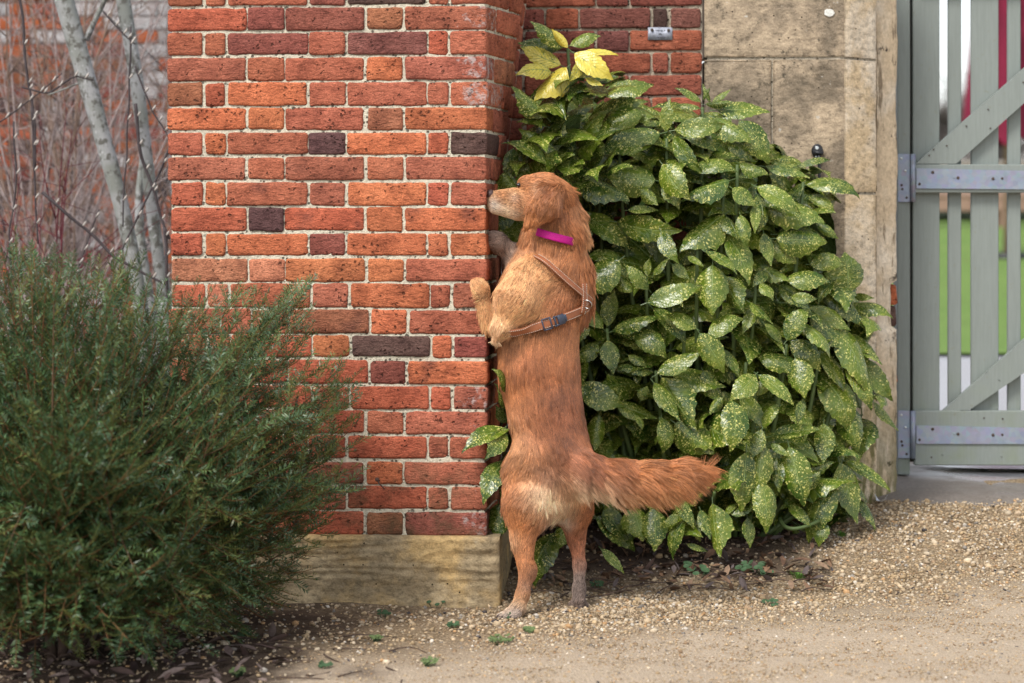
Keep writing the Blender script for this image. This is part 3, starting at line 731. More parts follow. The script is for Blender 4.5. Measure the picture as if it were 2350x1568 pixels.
# ------------------------------------------------------------------ gravel and litter
def inst(template_V, template_F, P, R, S):
    """copies of a template: P (n,3) positions, R (n,3,3) rotations, S (n,3) scales -> V, F arrays"""
    n, k = len(P), len(template_V)
    L = template_V[None] * S[:, None, :]
    V = np.einsum('nij,nkj->nki', R, L) + P[:, None, :]
    F = np.asarray(template_F)[None] + (np.arange(n) * k)[:, None, None]
    return V.reshape(-1, 3), F.reshape(-1, np.asarray(template_F).shape[1])
def rand_rot(n, tilt=0.5):
    a = rng.uniform(0, 2 * np.pi, n); b = rng.normal(0, tilt, n); c = rng.normal(0, tilt, n)
    ca, sa, cb, sb, cc, sc = np.cos(a), np.sin(a), np.cos(b), np.sin(b), np.cos(c), np.sin(c)
    Rz = np.zeros((n, 3, 3)); Rz[:, 0, 0] = ca; Rz[:, 0, 1] = -sa; Rz[:, 1, 0] = sa; Rz[:, 1, 1] = ca; Rz[:, 2, 2] = 1
    Rx = np.zeros((n, 3, 3)); Rx[:, 0, 0] = 1; Rx[:, 1, 1] = cb; Rx[:, 1, 2] = -sb; Rx[:, 2, 1] = sb; Rx[:, 2, 2] = cb
    Ry = np.zeros((n, 3, 3)); Ry[:, 1, 1] = 1; Ry[:, 0, 0] = cc; Ry[:, 0, 2] = sc; Ry[:, 2, 0] = -sc; Ry[:, 2, 2] = cc
    return Rz @ Rx @ Ry
def ico(sub=0):
    bm = bmesh.new(); bmesh.ops.create_icosphere(bm, subdivisions=sub + 1, radius=1.0)
    V = np.array([v.co[:] for v in bm.verts]); F = np.array([[v.index for v in f.verts] for f in bm.faces]); bm.free(); return V, F
OCT_V = np.array([[1, 0, 0], [-1, 0, 0], [0, 1, 0], [0, -1, 0], [0, 0, 1], [0, 0, -1.0]]) * 1.12
OCT_F = np.array([[0, 2, 4], [2, 1, 4], [1, 3, 4], [3, 0, 4], [2, 0, 5], [1, 2, 5], [3, 1, 5], [0, 3, 5]])
def fbm2(x, y, s, seed):
    return np.array([mnoise.noise(Vector((a * s, b * s, seed))) for a, b in zip(x, y)])
def pebbles(name, n, size, template, dens, seed):
    x = rng.uniform(-1.75, 2.3, n); y = rng.uniform(5.35, 7.95, n)
    vis = (np.abs(x / y) < 0.245) ; x, y = x[vis], y[vis]
    k = rng.random(len(x)) < dens(x, y); x, y = x[k], y[k]
    # keep clear of the pier foot
    ins = (y > 6.95 + (x < -0.03) * 0.0 - 0.0) & (x < -0.035); x, y = x[~ins], y[~ins]
    m = len(x)
    r = size(x, y) * np.exp(rng.normal(0, 0.32, m))
    S = np.stack([r * rng.uniform(0.8, 1.35, m), r * rng.uniform(0.7, 1.1, m), r * rng.uniform(0.45, 0.8, m)], -1)
    z = ground_z(x, y) + bump_at(x, y) + S[:, 2] * rng.uniform(0.1, 0.75, m)
    V, F = inst(*template, np.stack([x, y, z], -1), rand_rot(m, 0.35), S)
    pal_ = np.array([(0.42, 0.305, 0.18), (0.49, 0.375, 0.245), (0.53, 0.435, 0.315), (0.34, 0.235, 0.145), (0.39, 0.30, 0.205), (0.27, 0.24, 0.205), (0.45, 0.275, 0.14), (0.60, 0.54, 0.46), (0.08, 0.07, 0.07)])
    pw = np.array([0.23, 0.25, 0.16, 0.11, 0.11, 0.04, 0.04, 0.045, 0.015]); ci = rng.choice(len(pal_), m, p=pw / pw.sum())
    C = pal_[ci] * np.exp(rng.normal(0, 0.16, m))[:, None]
    soil = 1 - 0.30 * ((y > 7.12) & (x < 0.95)) * 1.0; C = C * soil[:, None]
    C = np.repeat(C, len(template[0]), 0)
    ob(name, V, F, M_PEB, kind='stuff', pcol=C)
def bump_at(x, y):
    return fbm2(x, y, 3.0, 0) * 0.012
mp = MB('pebble_stone', 0.95, 0.10); pc = mp.attr('Col'); po = mp.obj(); pn = mp.noise(po, 140, 3, 0.6)
M_PEB = mp.done(mp.mix(1.0, pc, mp.ramp(pn, [(0.3, 0.78), (0.7, 1.18)]), 'MULTIPLY'), normal=mp.bump(pn, 0.4, 0.002))
def soilness(x, y):
    a = sst(0.18, -0.50, x + 0.30 * fbm2(x, y, 2.5, 3) + 0.25 * (6.2 - y)); b = sst(7.14, 7.34, y + 0.12 * fbm2(x, y, 4, 5)) * sst(1.12, 0.8, x)
    return np.maximum(a, b)
def pathness(x, y): return sst(-6.35, -5.75, 0.55 * x - y + 0.25)
pebbles('gravel', 90000, lambda x, y: 0.0038 * (1 - 0.38 * pathness(x, y)), (OCT_V, OCT_F), lambda x, y: (1 - 0.88 * soilness(x, y)) * (1 - 0.25 * pathness(x, y)), 1)
pebbles('gravel', 26000, lambda x, y: 0.0054 - 0.0020 * pathness(x, y), ico(0), lambda x, y: (1 - 0.80 * soilness(x, y)) * (1 - 0.86 * pathness(x, y)), 2)
pebbles('gravel', 1500, lambda x, y: 0.0088 + 0 * x, ico(0), lambda x, y: (1 - 0.5 * soilness(x, y)) * (1 - 0.985 * pathness(x, y)) * sst(0.9, 0.1, x) * (0.35 + 0.65 * sst(6.5, 6.8, y)), 3)

# fallen leaves, twigs and bark in the beds
def leaf_litter():
    tv = np.array([[0, -1, 0], [0.45, -0.35, 0.16], [0.38, 0.35, 0.2], [0, 1, 0.1], [-0.38, 0.35, 0.2], [-0.45, -0.35, 0.16], [0, -0.3, 0], [0, 0.35, 0.02]], float)
    tf = np.array([[0, 1, 6], [1, 2, 7], [1, 7, 6], [2, 3, 7], [3, 4, 7], [4, 5, 7], [5, 6, 7], [5, 0, 6]])
    P = []; S = []; C = []
    for _ in range(380):
        x = rng.uniform(0.02, 1.0); y = rng.uniform(7.12, 7.75)
        P.append((x, y, ground_z(x, y) + rng.uniform(0.002, 0.03))); r = rng.uniform(0.010, 0.024); S.append((r, r * 1.3, r * rng.uniform(0.6, 1.6)))
        C.append(random.choice([(0.14, 0.080, 0.05), (0.21, 0.125, 0.075), (0.08, 0.052, 0.042), (0.26, 0.17, 0.11), (0.11, 0.085, 0.08)]))
    for _ in range(150):
        x = rng.uniform(-1.45, -0.55); y = rng.uniform(5.45, 6.5)
        P.append((x, y, ground_z(x, y) + rng.uniform(0.002, 0.02))); r = rng.uniform(0.010, 0.030); S.append((r, r * 1.5, r))
        C.append(random.choice([(0.10, 0.065, 0.055), (0.16, 0.115, 0.10), (0.06, 0.04, 0.036), (0.20, 0.15, 0.13)]))
    P, S, C = np.array(P), np.array(S), np.array(C)
    V, F = inst(tv, tf, P, rand_rot(len(P), 0.5), S)
    ob('leaf_litter', V, F, M_LITTER, kind='stuff', pcol=np.repeat(C, len(tv), 0))
ml = MB('dead_leaf', 0.75, 0.25); M_LITTER = ml.done(ml.mix(1.0, ml.attr('Col'), ml.ramp(ml.noise(ml.obj(), 60, 4), [(0.3, 0.7), (0.7, 1.3)]), 'MULTIPLY'))
leaf_litter()
def litter_twigs():
    G = Geo()
    for _ in range(110):
        if rng.random() < 0.55: x, y = rng.uniform(-1.3, -0.25), rng.uniform(5.6, 6.6)
        else: x, y = rng.uniform(0.1, 1.0), rng.uniform(7.05, 7.4)
        a = rng.normal(0, 0.7); L = rng.uniform(0.04, 0.16); z = ground_z(x, y) + 0.006
        d = np.array([math.cos(a), math.sin(a), rng.normal(0, 0.08)]) * L
        p = np.array([x, y, float(z)]); V, F = tube(bez(p - d / 2, p + rng.normal(0, 0.012, 3) + (0, 0, 0.008), p + d / 2, 5), np.linspace(0.0026, 0.0012, 5), 5); G.add(V, F)
    V, F = G.out(); ob('twig_litter', V, F, simple('dead_twig', (0.09, 0.06, 0.045), 0.85, 0.4, 40), kind='stuff')
litter_twigs()

# ------------------------------------------------------------------ spotted laurel
def laurel_material(name, yellow=0.0):
    m = MB(name, 0.3, 0.5); uv = m.n('ShaderNodeUVMap', uv_map='UV').outputs[0]; sp = m.n('ShaderNodeUVMap', uv_map='Speck').outputs[0]
    rnd = m.info('Random'); off = m.n('ShaderNodeCombineXYZ'); m.put(off.inputs[0], m.math('MULTIPLY', rnd, 37.0)); m.put(off.inputs[1], m.math('MULTIPLY', rnd, 91.0)); m.put(off.inputs[2], m.math('MULTIPLY', rnd, 13.0))
    q = m.vmath('ADD', sp, off.outputs[0]); u, v, _ = m.sep(uv)
    au = m.math('ABSOLUTE', m.math('SUBTRACT', u, 0.5))
    nlow = m.noise(q, 1.1, 2); nmid = m.noise(q, 7, 4, 0.6)
    c = m.mix(m.rng(nlow, 0.35, 0.65), (0.032, 0.074, 0.007), (0.105, 0.158, 0.011))
    c = m.mix(m.rng(nmid, 0.45, 0.7, 0, 0.55), c, (0.185, 0.220, 0.020))
    # yellow speckle: fine dust and larger drops
    v1 = m.voro(m.vmath('ADD', q, m.vmath('MULTIPLY', m.noise(q, 20, 2, 0.5, 0, True), (0.05, 0.05, 0.05))), 21); k1 = m.rng(v1, 0.36, 0.24)
    v2 = m.voro(q, 46); k2 = m.math('MULTIPLY', m.rng(v2, 0.36, 0.22), m.rng(m.noise(q, 9, 2), 0.42, 0.56))
    sel = m.rng(m.noise(q, 5, 3), 0.43, 0.53); k = m.math('MAXIMUM', m.math('MULTIPLY', k1, sel), k2)
    dense = m.math('MULTIPLY', m.rng(m.noise(m.vmath('ADD', q, (7, 3, 1)), 2.2, 3), 0.60, 0.78), m.rng(m.voro(q, 30), 0.6, 0.3))
    k = m.math('MAXIMUM', k, m.math('MULTIPLY', dense, 0.9))
    c = m.mix(m.math('MULTIPLY', k, 0.92), c, (0.60, 0.57, 0.17))
    # midrib and side veins
    rib = m.rng(au, 0.030, 0.012); c = m.mix(m.math('MULTIPLY', rib, 0.75), c, (0.20, 0.27, 0.07))
    w = m.math('SINE', m.math('MULTIPLY', m.math('SUBTRACT', v, m.math('MULTIPLY', au, 0.55)), 62.0)); vein = m.rng(w, 0.80, 1.0)
    c = m.mix(m.math('MULTIPLY', vein, 0.16), c, (0.16, 0.22, 0.06))
    if yellow > 0:
        ym = m.rng(m.math('SUBTRACT', m.noise(q, 6, 4, 0.6), m.math('MULTIPLY', m.math('MAXIMUM', rib, vein), 0.22)), 0.42 - 0.3 * yellow, 0.55 - 0.2 * yellow)
        c = m.mix(m.math('MULTIPLY', ym, 0.55 + 0.42 * yellow), c, m.mix(nmid, (0.62, 0.47, 0.035), (0.66, 0.57, 0.11)))
    h = m.math('SUBTRACT', m.math('MULTIPLY', m.noise(q, 9, 3), 0.8), m.math('MULTIPLY', m.math('MAXIMUM', rib, m.math('MULTIPLY', vein, 0.4)), 0.6))
    back = m.n('ShaderNodeNewGeometry').outputs['Backfacing']; c = m.mix(back, c, (0.11, 0.17, 0.06))
    m.b.inputs['Coat Weight'].default_value = 0.08; m.b.inputs['Coat Roughness'].default_value = 0.22
    m.b.inputs['Subsurface Weight'].default_value = 0.0
    return m.done(c, rough=m.rng(nmid, 0.2, 0.8, 0.20, 0.34), normal=m.bump(h, 0.55, 0.010), spec=0.5)
M_LAUREL = laurel_material('spotted_leaf'); M_YELLOW = laurel_material('yellowed_leaf', 1.0); M_YGREEN = laurel_material('half_yellow_leaf', 0.45)
def unit_leaf(seed, wr, bow, fold, side, curl, twist):
    """leaf along +Y from 0 to 1 (base to tip), upper side +Z; real proportions in length units"""
    r = np.random.default_rng(seed); nt, nu = 15, 7
    t = np.linspace(0, 1, nt); uu = np.linspace(-1, 1, nu)
    w = np.power(np.sin(np.pi * np.power(t, 0.86)), 0.92) * (1 - 0.30 * t) * (1 - 0.35 * np.clip((t - 0.72) / 0.28, 0, 1)); w = w / w.max() * wr * 1.10 / 2
    w[-1] = 0.002; w[0] = 0.008; w[1] = max(w[1], 0.02)
    V = []; UV = []; SP = []
    for i in range(nt):
        for j in range(nu):
            ser = 1.0
            if abs(uu[j]) > 0.99 and 0.42 < t[i] < 0.97: ser = 1 + (0.07 if i % 2 else -0.03)
            x = uu[j] * w[i] * ser
            y = t[i] + (0.02 if abs(uu[j]) > 0.99 and i % 2 and t[i] > 0.4 else 0)
            z = bow * 4 * t[i] * (1 - t[i]) * (0.7 + 0.6 * t[i]) + fold * abs(x) - curl * 5.0 * x * x + 0.012 * math.sin(t[i] * 9 + uu[j] * 2 + seed) * abs(uu[j])
            a = twist * t[i]; x, z = x * math.cos(a) - (z - 0) * math.sin(a) * 0.3, z + x * math.sin(a)
            x += side * 4 * t[i] * (1 - t[i]) * 0.5
            V.append((x, y, z)); UV.append((uu[j] / 2 + 0.5, t[i])); SP.append((uu[j] * w[i], t[i]))
    F = [(i * nu + j, i * nu + j + 1, (i + 1) * nu + j + 1, (i + 1) * nu + j) for i in range(nt - 1) for j in range(nu - 1)]
    # stalk
    n0 = len(V)
    for k, (yy, rr) in enumerate(((-0.12, 0.012), (0.02, 0.010))):
        for a in range(3): V.append((rr * math.cos(a * 2.09), yy, rr * math.sin(a * 2.09) - 0.01 + (-0.02 if k == 0 else 0))); UV.append((0.5, 0.02)); SP.append((0, 0))
    F += [(n0 + a, n0 + (a + 1) % 3, n0 + 3 + (a + 1) % 3, n0 + 3 + a) for a in range(3)]
    return np.array(V), np.array(F), np.array(UV), np.array(SP)
LEAF_SPECS = [(0.40, 0.05, 0.22, 0.04, 0.3, 0.0), (0.44, 0.10, 0.14, -0.05, 0.5, 0.25), (0.37, 0.13, 0.28, 0.08, 0.2, -0.25), (0.47, 0.03, 0.10, 0.0, 0.7, 0.1), (0.35, 0.08, 0.34, -0.08, 0.3, 0.3),
              (0.42, 0.16, 0.18, 0.05, 0.5, -0.15), (0.39, -0.03, 0.26, -0.03, 0.4, 0.2), (0.50, 0.07, 0.12, 0.02, 0.6, -0.3), (0.33, 0.11, 0.30, 0.10, 0.2, 0.15), (0.41, 0.19, 0.22, -0.10, 0.4, 0.0)]
LEAVES = [unit_leaf(i, *s) for i, s in enumerate(LEAF_SPECS)]
LEAF_ME = {}
for mi, mt in enumerate((M_LAUREL, M_YELLOW, M_YGREEN)):
    for i, (V, F, UV, SP) in enumerate(LEAVES):
        LEAF_ME[(i, mi)] = make_mesh('laurel_leaf', V, F, [mt], True, uv={'UV': UV, 'Speck': SP})
def leaf_frame(B, T, hint):
    y = T - B; L = np.linalg.norm(y); y = y / L
    z = hint - y * np.dot(hint, y); z /= np.linalg.norm(z) + 1e-9; x = np.cross(y, z)
    return L, np.stack([x, y, z], 1)
def yfront(px, py):
    Y = 7.30 + 0.34 * ((px - 1590) / 430.0) ** 2 + 0.16 * float(sst(420, 90, py))
    return min(Y, 7.68)
laurel = thing('spotted_laurel', 'bushy evergreen laurel with yellow speckled glossy leaves growing against the walls', 'shrub', W(1600, 1150, 7.6) * np.array([1, 1, 0]) + np.array([0, 0, 0.12]))
A_ = lambda x, y: (1128 + 0.36 * x, 0.36 * y)
B_ = lambda x, y: (1269 + 0.3597 * x, 470 + 0.3597 * y)
C_ = lambda x, y: (1269 + 0.36 * x, 846 + 0.36 * y)
D_ = lambda x, y: (1053 + 0.3775 * x, 846 + 0.3775 * y)
E_ = lambda x, y: (1788 + 0.2997 * x, 282 + 0.2997 * y)
HL = []
def hl(conv, rows):
    for r in rows:
        (bx, by), (tx, ty) = conv(r[0], r[1]), conv(r[2], r[3])
        HL.append((bx, by, tx, ty, r[4] if len(r) > 4 else 1.0, r[5] if len(r) > 5 else 0))
hl(A_, [(480,300,252,145,.8,0),(485,305,388,190,.7,1),(470,290,180,275,.8,0),(500,290,688,235,1,0),(440,415,195,300,1,2),(478,430,285,632,1.25,1),(380,460,165,480,1.1,2),(530,340,762,502,1.25,1),(560,350,795,355,.9,1),
 (590,375,495,515,1.1,2),(600,500,705,545,1,2),(715,600,1017,545,1.2,0),(590,555,440,715,1,0),(710,640,710,832,1.1,0),(640,600,560,520,.8,0),(355,750,138,563,.9,0),(345,805,168,785,.9,0),(640,725,385,765,.7,0),(705,850,378,855,.7,0),
 (760,845,965,710,1,0),(355,1050,78,925,1.1,0),(412,1005,185,830,.8,0),(440,1010,492,865,1,0),(470,1005,630,955,.7,0),(530,1030,815,1060,1.1,0),(400,1080,92,1140,.7,0),(545,1120,860,1275,1.1,0),(430,1085,565,1290,1.2,0),
 (1075,850,705,985,1.1,0),(1110,840,1140,640,1.1,0),(1085,800,890,675,.9,0),(1170,830,1482,800,1,0),(1160,870,1347,1095,.9,0),(1240,880,1555,965,.9,0),(1090,1050,1265,1262,1.3,0),(1045,1150,730,1115,1.3,0),(950,1210,1055,1305,1.1,0),
 (1275,1085,1555,1105,1,0),(1515,1150,1215,1288,1,0),(1335,655,1178,568,.9,0),(1350,640,1390,560,.6,0),(1395,655,1350,540,.6,0),(1405,655,1522,573,.7,0),(1430,700,1755,715,1.1,0),(1330,695,1165,690,.8,0),(1365,665,1535,652,.6,0),
 (1420,750,1645,905,1,0),(1580,770,1758,1035,1.1,0),(1495,890,1655,1015,1.1,0),(1580,1040,1755,1112,1,0),(1535,1200,1672,1310,1.6,0),(1690,1190,1955,1360,1,0),(1690,1240,1690,1480,.9,0),(1955,1065,2150,1028,.6,0),(1950,1050,1765,1025,.8,0),
 (1740,1060,2015,1132,.8,0),(2010,1180,2330,1268,.9,0),(1985,1170,1850,1300,1.2,0),(2020,1250,2182,1360,.9,0),(1735,1250,2105,1415,1.1,0),(2070,1420,2205,1520,.8,0),(1820,1495,2118,1535,1.2,0),(870,1340,1055,1345,1,0),(1100,1160,1190,1330,1.3,0),
 (850,1130,540,1100,.9,0),(580,1100,860,1290,.9,0),(320,640,190,690,.8,0),(930,690,740,660,.9,0)])
hl(B_, [(195,60,470,272,1.1,0),(410,110,805,160,1,0),(1095,60,825,285,1.2,0),(690,170,800,365,1.2,0),(1110,75,1175,218,1.2,0),(1195,65,1240,262,1,0),(1300,0,1288,178,1,0),(1105,180,1242,502,1.1,0),(975,300,1165,445,1,0),
 (1345,180,1390,382,1,0),(1410,235,1545,370,1.5,0),(1425,215,1732,240,1.1,0),(1880,560,1860,315,1.9,0),(1640,380,1850,385,1.2,0),(1485,480,1752,495,1.1,0),(1350,400,1495,485,1.2,0),(1370,430,1275,525,1.1,0),(1440,510,1635,690,1.1,0),
 (1325,500,1400,608,1.4,0),(600,625,932,520,1.1,0),(610,540,465,390,1,0),(605,455,620,345,1.3,0),(640,450,740,350,1.1,0),(320,790,165,640,1,0),(345,775,390,555,1.1,0),(380,805,685,730,.9,0),(350,865,385,1070,1.3,0),(520,820,712,975,1.3,0),
 (1020,385,1018,690,1.2,0),(1090,460,1218,675,1.1,0),(915,790,735,710,1.3,0),(990,850,1210,742,1.1,0),(935,820,1082,1062,1.1,0),(1060,920,1178,1105,1.1,0),(1255,620,1398,755,1.2,0),(1490,865,1632,675,1.2,0),(1515,870,1695,1055,1.2,0),
 (1640,655,1885,795,.9,0),(1640,715,1872,915,1.1,0),(1740,570,1972,778,.9,0),(1895,635,2155,722,.9,0),(1920,580,2045,595,1,0),(1300,970,1590,1062,.9,0),(1545,980,1605,1225,1.3,0),(665,1080,945,942,.9,0),(640,1070,390,1065,.9,0),
 (755,1080,1085,1158,1.1,0),(645,1135,802,1368,1,0),(690,1105,902,1415,1,0),(165,1150,442,1275,1.5,0),(1290,1085,1130,1245,1.3,0),(1310,1085,1525,1275,.9,0),(1140,1250,1128,1565,1.2,0),(1190,1200,1355,1430,1.2,0),(1340,1425,1468,1285,1.1,0),
 (695,1360,690,1578,1.2,0),(780,1395,1015,1580,1.4,0),(1390,1475,1695,1440,1,0),(1700,1090,1862,1440,1.3,0),(1860,1000,2020,1300,1,0),(1815,780,1985,1185,.9,0),(1900,820,2090,1010,1,0),(1965,980,2155,1240,1.2,0),(2040,1255,2197,1435,.9,0),
 (1595,755,1755,970,1,0),(1680,930,1850,1205,1,0),(1875,1275,1940,1560,1,0),(1400,1110,1300,1215,1,0),(400,1270,650,1360,1.2,0),(345,1080,405,1225,1.2,0),(290,885,155,1010,1.3,0),(205,725,148,895,1.2,0),(225,330,435,375,1.1,0),
 (425,350,180,570,1.3,0),(640,660,830,880,1.1,0),(500,560,390,430,1,0),(860,330,960,395,1,0),(760,380,865,470,1.2,0),(1520,590,1680,600,1.1,0),(1800,480,1700,640,1,0),(1350,760,1450,900,1.2,0),(1280,650,1210,820,1,0),(560,1250,600,1160,1.5,0),
 (480,960,590,1035,1.1,0),(960,1060,1060,1250,1.2,0),(1080,1230,1000,1330,1,0),(520,1340,560,1440,1.2,0),(290,1340,270,1560,1,0),(1600,1240,1560,1400,1,0)])
hl(C_, [(1235,530,1200,898,1.2,0),(1335,480,1312,795,.9,0),(1330,390,1272,562,1.2,0),(1505,500,1595,862,1,0),(1430,570,1442,780,1,0),(1390,480,1505,560,1,0),(1830,600,1935,968,1.1,0),(1865,590,2135,778,.9,0),(1795,735,1640,1145,1,0),
 (1705,960,1695,1150,1.4,0),(1945,830,2045,1075,.9,0),(1725,350,1722,592,1.3,0),(275,945,508,1225,1.2,0),(330,880,470,1105,1.4,0),(505,880,570,1090,1.5,0),(640,890,645,1155,1.2,0),(785,825,895,1012,1.3,0),(1015,860,1065,1185,1,0),
 (835,965,775,1212,1,0),(850,1120,980,1165,.8,0),(1240,950,1255,1135,1.3,0),(1330,720,1355,1035,1,0),(800,930,715,1012,1.1,0),(310,1150,445,1300,1,0),(940,900,1000,1080,1,0),(1400,760,1330,900,1,0),(1120,920,1290,900,1.1,0),(1500,870,1640,1010,1,0),
 (1560,640,1780,600,1,0),(900,960,940,1100,1,0),(440,800,330,900,1,0),(590,1030,660,1150,1.3,0),(1700,660,1580,780,1,0),(1180,860,1100,960,1,0)])
hl(D_, [(580,1000,472,1365,1.2,0),(305,370,32,512,1,0),(275,370,160,542,1.3,0),(275,560,155,818,1.1,0),(300,640,255,785,1.1,0),(240,820,240,1030,1.5,0),(640,960,600,1100,1.2,0),(300,250,220,100,1.1,0),(290,330,225,230,1,0)])
hl(lambda x, y: (x, y), [(1165,395,1150,450,1.6,0),(1200,500,1150,545,1.6,0),(1190,590,1150,480,1.1,0),(1190,455,1155,400,1,0),(1160,560,1200,640,1,0),(1150,860,1125,830,1.4,0),(1165,900,1130,850,1,0),(1150,720,1130,800,1.2,0),(1180,340,1158,415,1,0),
 (1225,400,1165,455,.9,0),(1240,380,1310,470,1.1,0),(1330,480,1345,560,1.4,0),(1345,600,1362,690,1.3,0)])
n_leaf = 0
front_list = []
for (bx, by, tx, ty, wm, kind) in HL:
    Yb = yfront((bx + tx) / 2, (by + ty) / 2) + rng.uniform(0, 0.10)
    px = (bx + tx) / 2; py = max(by, ty)
    if px < 1200 and 480 <= py: Yb = rng.uniform(7.34, 7.45)
    if px < 1175 and py > 880: Yb = rng.uniform(6.96, 6.985) if tx < 1135 else rng.uniform(7.02, 7.10)
    if py > 1200 and px < 1400: Yb = min(Yb, 7.26)
    if px < 1290 and py < 480: Yb = rng.uniform(7.17, 7.30)
    if py < 240 and px < 1420: Yb = rng.uniform(7.24, 7.32)
    if kind: Yb -= 0.05
    if py > 1290: Yb = 7.12
    dY = rng.uniform(-0.05, 0.01) if ty > by else rng.uniform(-0.02, 0.04)
    if px < 1175 and py > 880: dY = -0.065 if tx < 1135 else -0.03
    tx += 0.06 * (tx - bx); ty += 0.06 * (ty - by)
    B = W(bx, by, Yb); T = W(tx, ty, Yb + dY)
    T[2] = max(T[2], float(ground_z(T[0], T[1])) + 0.015)
    hint = np.array([rng.normal(0, 0.36) + 0.10 * np.sign(tx - bx), -0.82, 0.58 + rng.normal(0, 0.32)])
    L, R = leaf_frame(B, T, hint)
    front_list.append((B, L, R, wm, kind))
# further shoots filling the front between them, then the dark inside of the bush
OUT = np.array([(1200,90),(1300,70),(1405,130),(1480,190),(1520,250),(1610,215),(1690,230),(1755,290),(1830,370),(1895,390),(1950,455),(1900,510),(1920,570),(1960,620),(1990,690),(2010,760),(1995,800),(2020,860),(2030,960),(1960,1010),(2000,1090),(1970,1190),(1860,1235),(1750,1225),(1640,1235),(1560,1260),(1440,1285),(1260,1320),(1215,1180),(1150,1130),(1130,1000),(1150,880),(1160,700),(1160,560),(1165,420),(1185,350),(1205,280),(1195,180)], float)
def inside(x, y, poly):
    n = len(poly); c = False; j = n - 1
    for i in range(n):
        xi, yi = poly[i]; xj, yj = poly[j]
        if (yi > y) != (yj > y) and x < (xj - xi) * (y - yi) / (yj - yi) + xi: c = not c
        j = i
    return c
whorls = []
def shoot(px, py, Y, nl, Ls, droop):
    """a ring of leaves round a shoot tip"""
    T0 = W(px, py, Y); ax = np.array([rng.normal(0, 0.3) + (px - 1590) / 900, -0.55, 0.75]); ax /= np.linalg.norm(ax)
    e1 = np.cross(ax, [0.3, 0.1, 1]); e1 /= np.linalg.norm(e1); e2 = np.cross(ax, e1); ph = rng.uniform(0, 6.28)
    res = []
    for k in range(nl):
        a = ph + k * 2 * np.pi / nl + rng.normal(0, 0.25); tilt = rng.uniform(0.05, 0.75)
        d = np.cos(a) * e1 + np.sin(a) * e2 + ax * tilt; d[2] -= droop * rng.uniform(0.0, 1.0); d /= np.linalg.norm(d)
        L = Ls * rng.uniform(0.75, 1.15); B = T0 + d * 0.02
        Tt = B + d * L
        if Tt[1] > 7.80: d[1] = -abs(d[1]); Tt = B + d * L
        if Tt[2] < float(ground_z(Tt[0], Tt[1])) + 0.02: continue
        tp = to_px(Tt)
        if not inside(tp[0], tp[1], OUT) or (tp[1] < 175 and tp[0] < 1500): continue
        l, R = leaf_frame(B, Tt, ax + rng.normal(0, 0.15, 3) + np.array([0, -0.2, 0.1])); res.append((B, l, R, rng.uniform(0.9, 1.2), 0))
    return res
mass = []
for lay, (cnt, off, droop) in enumerate([(46, 0.24, 0.55), (60, 0.31, 0.6), (60, 0.40, 0.6)]):
    got = 0; pts = []
    while got < cnt:
        px, py = rng.uniform(1160, 2010), rng.uniform(150, 1230)
        if not inside(px, py, OUT): continue
        if any((px - a) ** 2 + (py - b) ** 2 < 70 ** 2 for a, b in pts) and rng.random() < 0.9: continue
        pts.append((px, py)); got += 1
        Y = min(yfront(px, py) + off + rng.uniform(-0.03, 0.03), 7.76)
        if px < 1370: Y = max(Y, 7.42) if py > 430 else rng.uniform(7.30, 7.42)
        mass += shoot(px, py, Y, int(rng.integers(6, 9)), rng.uniform(0.16, 0.235), droop * (0.25 + 1.15 * sst(450, 1150, py)))
n_hand = len(front_list)
area = lambda f: f[1] * f[1] * f[3]
mass.sort(key=lambda f: -(f[1] ** 2) * max(0.1, abs(f[2][1, 2])) * (2.5 if f[0][1] < yfront(*to_px(f[0])) + 0.16 else 1))
front_list += mass[:max(0, 299 - n_hand)]; mass = mass[max(0, 299 - n_hand):]
print('laurel leaves', n_hand, len(front_list), len(mass))
lo_ = origin_of(laurel)
for (B, L, R, wm, kind) in front_list:
    vi = int(rng.integers(0, len(LEAVES))); o = bpy.data.objects.new('leaf', LEAF_ME[(vi, kind)]); link(o, laurel)
    M = Matrix([[R[0, 0] * L * wm, R[0, 1] * L, R[0, 2] * L, B[0] - lo_[0]], [R[1, 0] * L * wm, R[1, 1] * L, R[1, 2] * L, B[1] - lo_[1]], [R[2, 0] * L * wm, R[2, 1] * L, R[2, 2] * L, B[2] - lo_[2]], [0, 0, 0, 1]])
    o.matrix_local = M
GV, GF_, GU, GS = [], [], [], []; nn = 0
for (B, L, R, wm, kind) in mass:
    V, F, UV, SP = LEAVES[int(rng.integers(0, len(LEAVES)))]
    GV.append((V * np.array([L * wm, L, L])) @ R.T + B); GF_.append(F + nn); nn += len(V); GU.append(UV); GS.append(SP + rng.uniform(0, 60, 2))
ob('leaf_mass', np.concatenate(GV), np.concatenate(GF_), M_LAUREL, laurel, kind='stuff', uv={'UV': np.concatenate(GU), 'Speck': np.concatenate(GS)})
m_ = MB('laurel_stem', 0.5, 0.35); n_ = m_.noise(m_.obj(), 20, 4); M_LSTEM = m_.done(m_.mix(n_, (0.05, 0.10, 0.025), (0.13, 0.17, 0.06)))
tips = [(1303,112),(1364,216),(1284,378),(1530,318),(1612,246),(1692,378),(1843,418),(1483,660),(1393,755),(1505,852),(1712,832),(1735,862),(1805,790),(1735,640),(1955,668),(1515,958),(1752,990),(1928,1066),(1882,785),(1570,745),(1660,420),(1420,330),(1600,560),(1450,1120),(1640,1130)]
